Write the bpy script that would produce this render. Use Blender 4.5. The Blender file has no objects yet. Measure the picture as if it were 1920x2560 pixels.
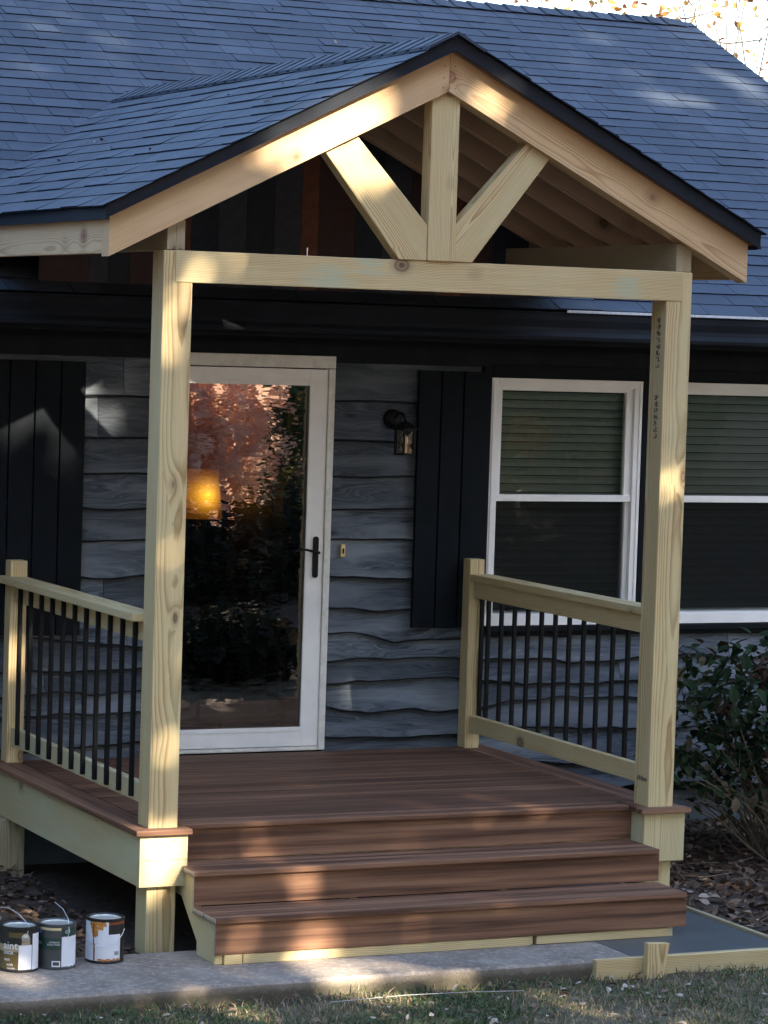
import bpy, bmesh, math, random
from mathutils import Vector, Matrix, noise
random.seed(7)
R = math.radians
scene = bpy.context.scene
COL = scene.collection

# ------------------------------------------------------------------ camera, sky, sun, exposure
cam_d = bpy.data.cameras.new("camera"); cam = bpy.data.objects.new("camera", cam_d); COL.objects.link(cam)
cam_d.sensor_fit = 'AUTO'; cam_d.sensor_width = 36.0; cam_d.lens = 105.812; cam_d.clip_start = 0.1; cam_d.clip_end = 2000
cX = Vector((0.90775, -0.41831, 0.03165)); cY = Vector((-0.00401, 0.06680, 0.99776)); cF = Vector((0.41949, 0.90584, -0.05896))
cam.matrix_world = Matrix(((cX.x, cY.x, -cF.x, -4.6972), (cX.y, cY.y, -cF.y, -12.5446), (cX.z, cY.z, -cF.z, 2.8205), (0, 0, 0, 1)))
scene.camera = cam

SUN = Vector((0.2354, -0.84127, 0.48667)).normalized()       # direction towards the sun
SUN_EL = math.asin(SUN.z); SUN_AZ = math.atan2(SUN.x, SUN.y)
w = bpy.data.worlds.new("World"); scene.world = w; w.use_nodes = True
nt = w.node_tree; nt.nodes.clear()
out = nt.nodes.new('ShaderNodeOutputWorld'); bg = nt.nodes.new('ShaderNodeBackground'); sky = nt.nodes.new('ShaderNodeTexSky')
sky.sky_type = 'NISHITA'; sky.sun_disc = False; sky.sun_elevation = SUN_EL; sky.sun_rotation = SUN_AZ
sky.air_density = 1.0; sky.dust_density = 1.0; sky.ozone_density = 1.0
bg.inputs['Strength'].default_value = 0.15
nt.links.new(sky.outputs[0], bg.inputs['Color']); nt.links.new(bg.outputs[0], out.inputs['Surface'])
sl = bpy.data.lights.new("sun", 'SUN'); sl.energy = 4.2; sl.angle = R(0.5); sl.color = (1.0, 0.87, 0.68)
so = bpy.data.objects.new("sun", sl); COL.objects.link(so); so.rotation_euler = SUN.to_track_quat('Z', 'Y').to_euler()
so.location = (6, -20, 14)
scene.view_settings.view_transform = 'Standard'; scene.view_settings.look = 'None'
scene.view_settings.exposure = 2.4; scene.view_settings.gamma = 1.0
scene.cycles.max_bounces = 8; scene.cycles.transparent_max_bounces = 16

# ------------------------------------------------------------------ node helpers
def mat(name):
    m = bpy.data.materials.new(name); m.use_nodes = True
    t = m.node_tree; t.nodes.clear()
    o = t.nodes.new('ShaderNodeOutputMaterial')
    return m, t, o
def nd(t, typ, **kw):
    n = t.nodes.new('ShaderNode' + typ)
    for k, v in kw.items(): setattr(n, k, v)
    return n
def setin(t, n, key, v):
    if v is None: return
    if hasattr(v, 'is_output') : t.links.new(v, n.inputs[key])
    else: n.inputs[key].default_value = v
def M(t, op, a, b=None, c=None, clamp=False):
    n = nd(t, 'Math', operation=op, use_clamp=clamp)
    for i, v in enumerate((a, b, c)): setin(t, n, i, v)
    return n.outputs[0]
def VM(t, op, a, b=None):
    n = nd(t, 'VectorMath', operation=op); setin(t, n, 0, a); setin(t, n, 1, b)
    return n.outputs[1 if op in ('LENGTH', 'DISTANCE') else 0]
def NOISE(t, vec, scale=1.0, detail=2.0, rough=0.5):
    n = nd(t, 'TexNoise'); setin(t, n, 'Vector', vec); n.inputs['Scale'].default_value = scale
    n.inputs['Detail'].default_value = detail; n.inputs['Roughness'].default_value = rough
    return n.outputs[0]
def RAMP(t, fac, stops, interp='LINEAR'):
    n = nd(t, 'ValToRGB'); n.color_ramp.interpolation = interp
    els = n.color_ramp.elements
    while len(els) < len(stops): els.new(0.5)
    for e, (p, c) in zip(els, stops):
        e.position = p; e.color = (c[0], c[1], c[2], 1) if not isinstance(c, float) else (c, c, c, 1)
    setin(t, n, 0, fac); return n.outputs[0]
def MIX(t, fac, a, b, mode='MIX'):
    n = nd(t, 'Mix', data_type='RGBA', blend_type=mode)
    setin(t, n, 0, fac)
    for k, v in ((6, a), (7, b)):
        if isinstance(v, tuple): v = (v[0], v[1], v[2], 1)
        setin(t, n, k, v)
    return n.outputs[2]
def SEP(t, v):
    n = nd(t, 'SeparateXYZ'); setin(t, n, 0, v); return n.outputs
def COMB(t, x, y, z):
    n = nd(t, 'CombineXYZ'); setin(t, n, 0, x); setin(t, n, 1, y); setin(t, n, 2, z); return n.outputs[0]
def ATTR(t, name): return nd(t, 'Attribute', attribute_name=name)
def OBJ(t): return nd(t, 'TexCoord').outputs['Object']
def GEO(t): return nd(t, 'NewGeometry').outputs['Position']
def BSDF(t, o, color, rough=0.6, bump=None, bstr=0.3, bdist=0.01, spec=None, metal=None, **kw):
    b = nd(t, 'BsdfPrincipled')
    if isinstance(color, tuple): color = (color[0], color[1], color[2], 1)
    setin(t, b, 'Base Color', color); setin(t, b, 'Roughness', rough)
    if spec is not None: b.inputs['Specular IOR Level'].default_value = spec
    if metal is not None: b.inputs['Metallic'].default_value = metal
    for k, v in kw.items(): setin(t, b, k, v)
    if bump is not None:
        bp = nd(t, 'Bump'); setin(t, bp, 'Height', bump); bp.inputs['Strength'].default_value = bstr; bp.inputs['Distance'].default_value = bdist
        t.links.new(bp.outputs[0], b.inputs['Normal'])
    t.links.new(b.outputs[0], o.inputs[0]); return b

# ------------------------------------------------------------------ materials
def wood(name, early, late, tint=None, tint_amt=0.0, stains=(), ring=0.0068, knot=(0.10, 0.05, 0.025), contrast=1.0, knots=0.55, rough=0.62):
    m, t, o = mat(name)
    g = ATTR(t, 'grain').outputs['Vector']; x, y, z = SEP(t, g)
    warp1 = NOISE(t, COMB(t, M(t, 'MULTIPLY', x, 0.55), M(t, 'MULTIPLY', y, 1.6), M(t, 'MULTIPLY', z, 1.6)), 1.0, 2.0)
    warp2 = NOISE(t, COMB(t, M(t, 'MULTIPLY', x, 5.0), M(t, 'MULTIPLY', y, 22.0), M(t, 'MULTIPLY', z, 22.0)), 1.0, 2.0)
    vo = nd(t, 'TexVoronoi', feature='F1'); vo.inputs['Scale'].default_value = 1.0
    setin(t, vo, 'Vector', COMB(t, M(t, 'MULTIPLY', x, 3.2), M(t, 'MULTIPLY', y, 7.0), M(t, 'MULTIPLY', z, 4.0)))
    kd = vo.outputs['Distance']; kr = SEP(t, vo.outputs['Color'])[0]
    keep = M(t, 'LESS_THAN', kr, knots)
    swirl = M(t, 'MULTIPLY', M(t, 'POWER', 2.718, M(t, 'MULTIPLY', kd, -6.0)), keep)
    r = VM(t, 'LENGTH', COMB(t, 0.0, y, z))
    r = M(t, 'ADD', r, M(t, 'MULTIPLY', M(t, 'SUBTRACT', warp1, 0.5), 0.062))
    r = M(t, 'ADD', r, M(t, 'MULTIPLY', M(t, 'SUBTRACT', warp2, 0.5), 0.0035))
    r = M(t, 'ADD', r, M(t, 'MULTIPLY', swirl, 0.022))
    ph = M(t, 'FRACT', M(t, 'DIVIDE', r, ring))
    line = RAMP(t, ph, [(0.0, 0.05), (0.45, 0.15), (0.78, 0.75), (0.88, 1.0), (0.95, 0.6), (1.0, 0.05)])
    fib = NOISE(t, COMB(t, M(t, 'MULTIPLY', x, 4.0), M(t, 'MULTIPLY', y, 260.0), M(t, 'MULTIPLY', z, 260.0)), 1.0, 2.0)
    big = NOISE(t, COMB(t, M(t, 'MULTIPLY', x, 1.3), M(t, 'MULTIPLY', y, 6.0), M(t, 'MULTIPLY', z, 6.0)), 1.0, 3.0)
    col = MIX(t, M(t, 'MULTIPLY', line, contrast), early, late)
    col = MIX(t, M(t, 'MULTIPLY', RAMP(t, fib, [(0.35, 0.0), (0.75, 1.0)]), 0.38), col, late)
    if tint: col = MIX(t, M(t, 'MULTIPLY', RAMP(t, big, [(0.42, 0.0), (0.68, 1.0)]), tint_amt), col, tint)
    for (sx, sz, sr) in stains:
        gp = GEO(t); dv = VM(t, 'MULTIPLY', VM(t, 'SUBTRACT', gp, (sx, 0.0, sz)), (0.55, 0.0, 1.0))
        dd = M(t, 'ADD', VM(t, 'LENGTH', dv), M(t, 'MULTIPLY', M(t, 'SUBTRACT', NOISE(t, VM(t, 'MULTIPLY', gp, (7.0, 1.0, 46.0)), 1.0, 4), 0.5), 0.17))
        col = MIX(t, M(t, 'MULTIPLY', RAMP(t, M(t, 'DIVIDE', dd, sr), [(0.35, 1.0), (1.0, 0.0)]), 0.42), col, (0.34, 0.48, 0.36))
    kn = M(t, 'MULTIPLY', RAMP(t, kd, [(0.04, 1.0), (0.08, 0.55), (0.11, 0.9), (0.14, 0.3), (0.24, 0.0)]), keep)
    col = MIX(t, kn, col, knot)
    b = BSDF(t, o, col, rough, bump=M(t, 'ADD', line, M(t, 'MULTIPLY', fib, 0.6)), bstr=0.25, bdist=0.0015)
    return m
PINE = wood('treated_pine', (0.68, 0.54, 0.29), (0.33, 0.21, 0.085), (0.58, 0.53, 0.31), 0.5)
PINE_BEAM = wood('stained_treated_pine', (0.68, 0.54, 0.29), (0.33, 0.21, 0.085), (0.58, 0.53, 0.31), 0.5, stains=((0.80, 3.06, 0.085), (0.99, 3.135, 0.05), (2.34, 3.075, 0.06)))
PINE_GREEN = wood('green_treated_pine', (0.66, 0.56, 0.34), (0.36, 0.28, 0.12), (0.52, 0.55, 0.37), 0.5, knots=0.6)
PINE_GREY = wood('weathered_pine', (0.44, 0.36, 0.22), (0.20, 0.145, 0.075), (0.36, 0.32, 0.22), 0.6, contrast=0.9)
FIR = wood('fresh_fir', (0.67, 0.48, 0.265), (0.37, 0.20, 0.085), (0.70, 0.52, 0.31), 0.5, ring=0.0070, knots=0.8, knot=(0.24, 0.09, 0.045))
RAFTER = wood('rafter_lumber', (0.58, 0.41, 0.28), (0.34, 0.22, 0.14), (0.48, 0.35, 0.25), 0.5)

def composite(name, a, b, c):
    m, t, o = mat(name)
    g = ATTR(t, 'grain').outputs['Vector']; x, y, z = SEP(t, g)
    n1 = NOISE(t, COMB(t, M(t, 'MULTIPLY', x, 0.7), M(t, 'MULTIPLY', y, 26.0), M(t, 'MULTIPLY', z, 26.0)), 1.0, 3.0, 0.6)
    n2 = NOISE(t, COMB(t, M(t, 'MULTIPLY', x, 6.0), M(t, 'MULTIPLY', y, 160.0), M(t, 'MULTIPLY', z, 160.0)), 1.0, 3.0)
    col = RAMP(t, n1, [(0.36, a), (0.5, b), (0.64, c)])
    col = MIX(t, M(t, 'MULTIPLY', n2, 0.35), col, a)
    col = MIX(t, M(t, 'MULTIPLY', ATTR(t, 'rnd').outputs['Fac'], 0.75), col, a)
    BSDF(t, o, col, 0.65, bump=n2, bstr=0.3, bdist=0.002, spec=0.25)
    return m
DECK = composite('composite_deck', (0.080, 0.039, 0.025), (0.185, 0.094, 0.056), (0.29, 0.155, 0.092))
DECK_END, t, o = mat('composite_board_end'); BSDF(t, o, MIX(t, NOISE(t, OBJ(t), 60, 3), (0.36, 0.27, 0.19), (0.50, 0.42, 0.31)), 0.8)

SHINGLE, t, o = mat('asphalt_shingle')
rnd = ATTR(t, 'rnd').outputs['Fac']; pos = GEO(t)
gran = NOISE(t, pos, 420, 2, 0.7); blot = NOISE(t, pos, 2.2, 4, 0.6)
col = RAMP(t, rnd, [(0.0, (0.024, 0.037, 0.060)), (0.5, (0.036, 0.053, 0.083)), (1.0, (0.053, 0.074, 0.110))])
col = MIX(t, M(t, 'MULTIPLY', gran, 0.5), col, (0.020, 0.028, 0.042))
col = MIX(t, M(t, 'MULTIPLY', RAMP(t, blot, [(0.5, 0.0), (0.75, 1.0)]), 0.25), col, (0.10, 0.125, 0.16))
BSDF(t, o, col, 0.85, bump=gran, bstr=0.35, bdist=0.002)

SIDING, t, o = mat('weathered_siding')
g = ATTR(t, 'grain').outputs['Vector']; x, y, z = SEP(t, g); tint = ATTR(t, 'rnd').outputs['Fac']
wv = NOISE(t, COMB(t, M(t, 'MULTIPLY', x, 1.6), M(t, 'MULTIPLY', y, 9.0), z), 1.0, 3.0, 0.5)
gr = NOISE(t, COMB(t, M(t, 'MULTIPLY', x, 2.2), M(t, 'ADD', M(t, 'MULTIPLY', y, 95.0), M(t, 'MULTIPLY', wv, 26.0)), z), 1.0, 4.0, 0.6)
wash = NOISE(t, COMB(t, M(t, 'MULTIPLY', x, 1.2), M(t, 'MULTIPLY', y, 8.0), z), 1.0, 3.0, 0.5)
vo = nd(t, 'TexVoronoi', feature='F1'); setin(t, vo, 'Vector', COMB(t, M(t, 'MULTIPLY', x, 2.4), M(t, 'MULTIPLY', y, 6.0), z)); vo.inputs['Scale'].default_value = 1.0
kk = M(t, 'MULTIPLY', RAMP(t, vo.outputs['Distance'], [(0.04, 1.0), (0.13, 0.0)]), M(t, 'LESS_THAN', SEP(t, vo.outputs['Color'])[0], 0.45))
col = RAMP(t, gr, [(0.30, (0.026, 0.032, 0.042)), (0.50, (0.084, 0.102, 0.128)), (0.74, (0.185, 0.215, 0.252))])
col = MIX(t, RAMP(t, wash, [(0.45, 0.0), (0.68, 0.75)]), col, (0.25, 0.285, 0.33))
col = MIX(t, M(t, 'MULTIPLY', tint, 0.55), col, (0.028, 0.033, 0.040))
col = MIX(t, M(t, 'MULTIPLY', kk, 0.8), col, (0.010, 0.011, 0.014))
BSDF(t, o, col, 0.75, bump=M(t, 'ADD', gr, M(t, 'MULTIPLY', wash, 0.7)), bstr=0.35, bdist=0.0025, spec=0.2)

def plain(name, c, rough=0.5, var=0.15, scale=18, spec=None, metal=None):
    m, t, o = mat(name)
    n = NOISE(t, GEO(t), scale, 5, 0.6)
    d = tuple(v * (1 - var) for v in c); e = tuple(min(1, v * (1 + var)) for v in c)
    BSDF(t, o, RAMP(t, n, [(0.3, d), (0.7, e)]), rough, bump=n, bstr=0.08, bdist=0.002, spec=spec, metal=metal); return m
SHEDGE = plain('shingle_cut_edge', (0.014, 0.018, 0.026), 0.95, 0.2, 90, spec=0.1)
LAP_SHADE = plain('live_edge_lap_shade', (0.016, 0.018, 0.022), 0.9, 0.5, 14, spec=0.1)  # dark live edge; also paints in the shadow line under each siding lap
NAVY = plain('black_navy_paint', (0.0055, 0.0080, 0.0115), 0.7, 0.25, 12, spec=0.12)
TRIMBLACK = plain('black_trim_paint', (0.0055, 0.0075, 0.011), 0.65, 0.2, spec=0.12)
FRIEZE = plain('dark_frieze_paint', (0.0085, 0.0110, 0.0150), 0.7, 0.3, 7, spec=0.15)
WHITE = plain('white_vinyl', (0.85, 0.85, 0.84), 0.35, 0.04, 9)
CASING = plain('aged_white_casing', (0.72, 0.71, 0.66), 0.55, 0.12, 25)
GUTTER = plain('black_gutter', (0.012, 0.016, 0.023), 0.6, 0.2, 5, spec=0.14)
ALUM = plain('bare_aluminium_lip', (0.55, 0.60, 0.66), 0.45, 0.25, 40)
DRIP = plain('black_drip_edge', (0.011, 0.015, 0.023), 0.5, 0.15, 6, spec=0.15)
BLACKMET = plain('black_metal', (0.006, 0.006, 0.007), 0.5, 0.2, 30, spec=0.2)
FOUND = plain('painted_foundation', (0.085, 0.105, 0.125), 0.85, 0.25, 6)
BROWN_IN = plain('dark_brown_interior', (0.012, 0.008, 0.006), 0.7, 0.3, 5)
SHEATH = plain('roof_sheathing', (0.17, 0.11, 0.078), 0.85, 0.25, 4)
BLIND = plain('blind_slat', (0.50, 0.575, 0.56), 0.5, 0.05, 5)
BRASS = plain('brass', (0.75, 0.58, 0.30), 0.35, 0.15, 50, metal=0.7)
PL_DARK = plain('charred_plank', (0.050, 0.026, 0.026), 0.75, 0.25, 20)
PL_RED = plain('rust_stained_plank', (0.150, 0.055, 0.034), 0.75, 0.25, 20)
PL_NAVY = plain('navy_stained_plank', (0.014, 0.022, 0.036), 0.75, 0.25, 20)
PL_SLATE = plain('slate_stained_plank', (0.040, 0.047, 0.062), 0.75, 0.25, 20)
INK = plain('ink', (0.11, 0.09, 0.08), 0.9, 0.5, 60)
STEEL = plain('galvanised_wire', (0.55, 0.56, 0.57), 0.35, 0.1, 60, metal=0.8)

# concrete
def concrete(name, a, b, c, rough, wet=False):
    m, t, o = mat(name); pos = GEO(t)
    n1 = NOISE(t, pos, 3.5, 6, 0.65); n2 = NOISE(t, pos, 140, 3, 0.7); n3 = NOISE(t, pos, 38, 4, 0.6)
    col = RAMP(t, n1, [(0.3, a), (0.55, b), (0.75, c)])
    col = MIX(t, M(t, 'MULTIPLY', RAMP(t, n2, [(0.4, 0.0), (0.7, 1.0)]), 0.15 if wet else 0.5), col, tuple(v * 0.5 for v in a))
    col = MIX(t, M(t, 'MULTIPLY', RAMP(t, n3, [(0.5, 0.0), (0.65, 1.0)]), 0.1 if wet else 0.35), col, tuple(min(1, v * 1.5) for v in c))
    if not wet:
        zz = SEP(t, pos)[2]; mo = RAMP(t, M(t, 'ADD', M(t, 'MULTIPLY', zz, -14.0), M(t, 'MULTIPLY', n3, 0.9)), [(0.05, 0.0), (0.55, 1.0)]); col = MIX(t, M(t, 'MULTIPLY', mo, 0.85), col, (0.055, 0.048, 0.026))
    BSDF(t, o, col, rough, bump=M(t, 'ADD', n2, n3), bstr=0.15 if wet else 0.6, bdist=0.004); return m
OLDCON = concrete('old_concrete', (0.17, 0.14, 0.115), (0.27, 0.23, 0.195), (0.38, 0.33, 0.28), 0.9)
NEWCON = concrete('fresh_damp_concrete', (0.070, 0.080, 0.082), (0.088, 0.098, 0.100), (0.105, 0.115, 0.115), 0.42, True)

# glass: thin clear sheet with a slightly wavy reflection
def glass(name, tintc, ior, wav, dist, wscale=(2.5, 1.0, 7.0)):
    m, t, o = mat(name)
    p = GEO(t); x, y, z = SEP(t, p)
    n = NOISE(t, COMB(t, M(t, 'MULTIPLY', x, wscale[0]), 0.0, M(t, 'MULTIPLY', z, wscale[2])), 1.0, 2.0, 0.5)
    bp = nd(t, 'Bump'); setin(t, bp, 'Height', n); bp.inputs['Strength'].default_value = wav; bp.inputs['Distance'].default_value = dist
    fr = nd(t, 'Fresnel'); fr.inputs['IOR'].default_value = ior
    tr = nd(t, 'BsdfTransparent'); tr.inputs['Color'].default_value = (*tintc, 1)
    gl = nd(t, 'BsdfGlossy'); gl.inputs['Roughness'].default_value = 0.0; gl.inputs['Color'].default_value = (1, 1, 1, 1)
    t.links.new(bp.outputs[0], gl.inputs['Normal'])
    mx = nd(t, 'MixShader'); t.links.new(fr.outputs[0], mx.inputs[0]); t.links.new(tr.outputs[0], mx.inputs[1]); t.links.new(gl.outputs[0], mx.inputs[2])
    t.links.new(mx.outputs[0], o.inputs[0]); return m
DOORGLASS = glass('storm_door_glass', (0.70, 0.64, 0.58), 2.35, 1.0, 0.00035, (6.0, 1.0, 16.0))
WINGLASS = glass('window_glass', (0.81, 0.835, 0.825), 1.7, 1.0, 0.0002)
SCREENMAT, t, o = mat('insect_screen')
tr = nd(t, 'BsdfTransparent'); tr.inputs['Color'].default_value = (0.75, 0.75, 0.75, 1); df = nd(t, 'BsdfDiffuse'); df.inputs['Color'].default_value = (0.03, 0.032, 0.036, 1)
mx = nd(t, 'MixShader'); mx.inputs[0].default_value = 0.20; t.links.new(tr.outputs[0], mx.inputs[1]); t.links.new(df.outputs[0], mx.inputs[2]); t.links.new(mx.outputs[0], o.inputs[0])
LANTGLASS = glass('lantern_glass', (0.7, 0.7, 0.62), 1.5, 0.0, 0.001)
SHADE, t, o = mat('lit_lamp_shade')
p = OBJ(t); hot = RAMP(t, VM(t, 'LENGTH', VM(t, 'MULTIPLY', p, (7.0, 0.0, 7.0))), [(0.0, 1.0), (1.0, 0.0)])
em = nd(t, 'Emission'); t.links.new(MIX(t, hot, (0.75, 0.27, 0.015), (1.0, 0.60, 0.045)), em.inputs[0]); t.links.new(M(t, 'ADD', 0.055, M(t, 'MULTIPLY', M(t, 'POWER', hot, 1.8), 1.0)), em.inputs[1]); t.links.new(em.outputs[0], o.inputs[0])

# vegetation
def leafmat(name, stops, transl=0.35, rough=0.6):
    m, t, o = mat(name)
    a = ATTR(t, 'rnd').outputs['Fac']
    c = RAMP(t, a, stops)
    b = nd(t, 'BsdfPrincipled'); t.links.new(c, b.inputs['Base Color']); b.inputs['Roughness'].default_value = rough; b.inputs['Specular IOR Level'].default_value = 0.3
    tl = nd(t, 'BsdfTranslucent'); t.links.new(c, tl.inputs['Color'])
    mx = nd(t, 'MixShader'); mx.inputs[0].default_value = transl
    t.links.new(b.outputs[0], mx.inputs[1]); t.links.new(tl.outputs[0], mx.inputs[2]); t.links.new(mx.outputs[0], o.inputs[0]); return m
LEAF_AUT = leafmat('autumn_leaves', [(0.0, (0.20, 0.075, 0.03)), (0.3, (0.38, 0.17, 0.05)), (0.55, (0.50, 0.27, 0.06)), (0.8, (0.30, 0.25, 0.07)), (1.0, (0.24, 0.09, 0.05))])
LEAF_PINK = leafmat('russet_leaves', [(0.0, (0.68, 0.42, 0.33)), (0.4, (0.90, 0.62, 0.50)), (0.7, (0.93, 0.70, 0.56)), (1.0, (0.58, 0.34, 0.26))], 0.7)
LEAF_OAK = leafmat('oak_leaves', [(0.0, (0.05, 0.07, 0.02)), (0.5, (0.10, 0.11, 0.03)), (0.8, (0.18, 0.13, 0.04)), (1.0, (0.22, 0.10, 0.04))], 0.12)
LEAF_AZ = leafmat('azalea_leaves', [(0.0, (0.006, 0.009, 0.006)), (0.9, (0.014, 0.018, 0.011)), (1.0, (0.10, 0.06, 0.03))], 0.1, 0.9)  # near-black so the added azaleas stay dark in the door reflection
LEAF_EVG = leafmat('evergreen_leaves', [(0.0, (0.02, 0.05, 0.025)), (0.8, (0.05, 0.09, 0.04)), (0.93, (0.14, 0.17, 0.05)), (1.0, (0.5, 0.36, 0.14))], 0.25)
LEAF_HYD = leafmat('hydrangea_leaves', [(0.0, (0.010, 0.024, 0.010)), (0.6, (0.020, 0.042, 0.017)), (0.85, (0.030, 0.042, 0.018)), (0.90, (0.055, 0.040, 0.026)), (1.0, (0.14, 0.11, 0.07))], 0.15, 0.95)
HYD_DRY = leafmat('dried_flower_heads', [(0.0, (0.055, 0.030, 0.022)), (1.0, (0.12, 0.065, 0.045))], 0.2)
LITTER = leafmat('dry_leaf_litter', [(0.0, (0.045, 0.028, 0.019)), (0.45, (0.10, 0.062, 0.042)), (0.75, (0.17, 0.115, 0.08)), (0.93, (0.26, 0.19, 0.14)), (1.0, (0.45, 0.40, 0.34))], 0.1)
GRASSM = leafmat('lawn_blades', [(0.0, (0.036, 0.070, 0.026)), (0.36, (0.08, 0.125, 0.048)), (0.55, (0.14, 0.14, 0.065)), (0.70, (0.28, 0.225, 0.13)), (1.0, (0.42, 0.33, 0.21))], 0.25)
BARK, t, o = mat('bark'); x, y, z = SEP(t, OBJ(t))
n = NOISE(t, COMB(t, M(t, 'MULTIPLY', x, 14.0), M(t, 'MULTIPLY', y, 14.0), M(t, 'MULTIPLY', z, 2.5)), 1.0, 5, 0.65)
BSDF(t, o, RAMP(t, n, [(0.3, (0.035, 0.026, 0.020)), (0.7, (0.13, 0.105, 0.085))]), 0.9, bump=n, bstr=0.8, bdist=0.03)
TWIG = plain('tan_twig', (0.125, 0.095, 0.068), 0.8, 0.35, 8)

GROUNDM, t, o = mat('ground_soil_and_turf'); pos = GEO(t); x, y, z = SEP(t, pos)
n1 = NOISE(t, pos, 2.2, 6, 0.65); n2 = NOISE(t, pos, 28, 5, 0.7); n3 = NOISE(t, pos, 9, 5, 0.7)
soil = RAMP(t, n2, [(0.3, (0.022, 0.015, 0.012)), (0.52, (0.060, 0.042, 0.031)), (0.72, (0.115, 0.083, 0.063))])
turf = RAMP(t, n3, [(0.3, (0.085, 0.062, 0.040)), (0.5, (0.115, 0.100, 0.058)), (0.72, (0.26, 0.20, 0.13))])
turf = MIX(t, M(t, 'MULTIPLY', n2, 0.5), turf, (0.035, 0.032, 0.018))
litt = RAMP(t, n3, [(0.3, (0.38, 0.16, 0.10)), (0.5, (0.66, 0.34, 0.21)), (0.72, (0.80, 0.48, 0.32))])
mask_t = RAMP(t, M(t, 'ADD', M(t, 'MULTIPLY', y, -1.0), M(t, 'MULTIPLY', M(t, 'SUBTRACT', n1, 0.5), 0.5)), [(0.88, 0.0), (0.98, 1.0)])
mask_s = RAMP(t, M(t, 'MULTIPLY', y, -0.05), [(0.16, 0.0), (0.26, 1.0)])  # unseen turf turned to dark soil so the door mirrors darker ground
turf = MIX(t, mask_s, turf, soil)
mask_l = RAMP(t, M(t, 'ADD', M(t, 'MULTIPLY', y, -0.05), M(t, 'MULTIPLY', M(t, 'SUBTRACT', n1, 0.5), 0.25)), [(0.62, 0.0), (0.74, 1.0)])
mask_l = M(t, 'MULTIPLY', mask_l, M(t, 'LESS_THAN', x, 12.0))
col = MIX(t, mask_l, MIX(t, mask_t, soil, turf), litt)
BSDF(t, o, col, 0.95, bump=M(t, 'ADD', n2, n3), bstr=0.9, bdist=0.02)

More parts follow.
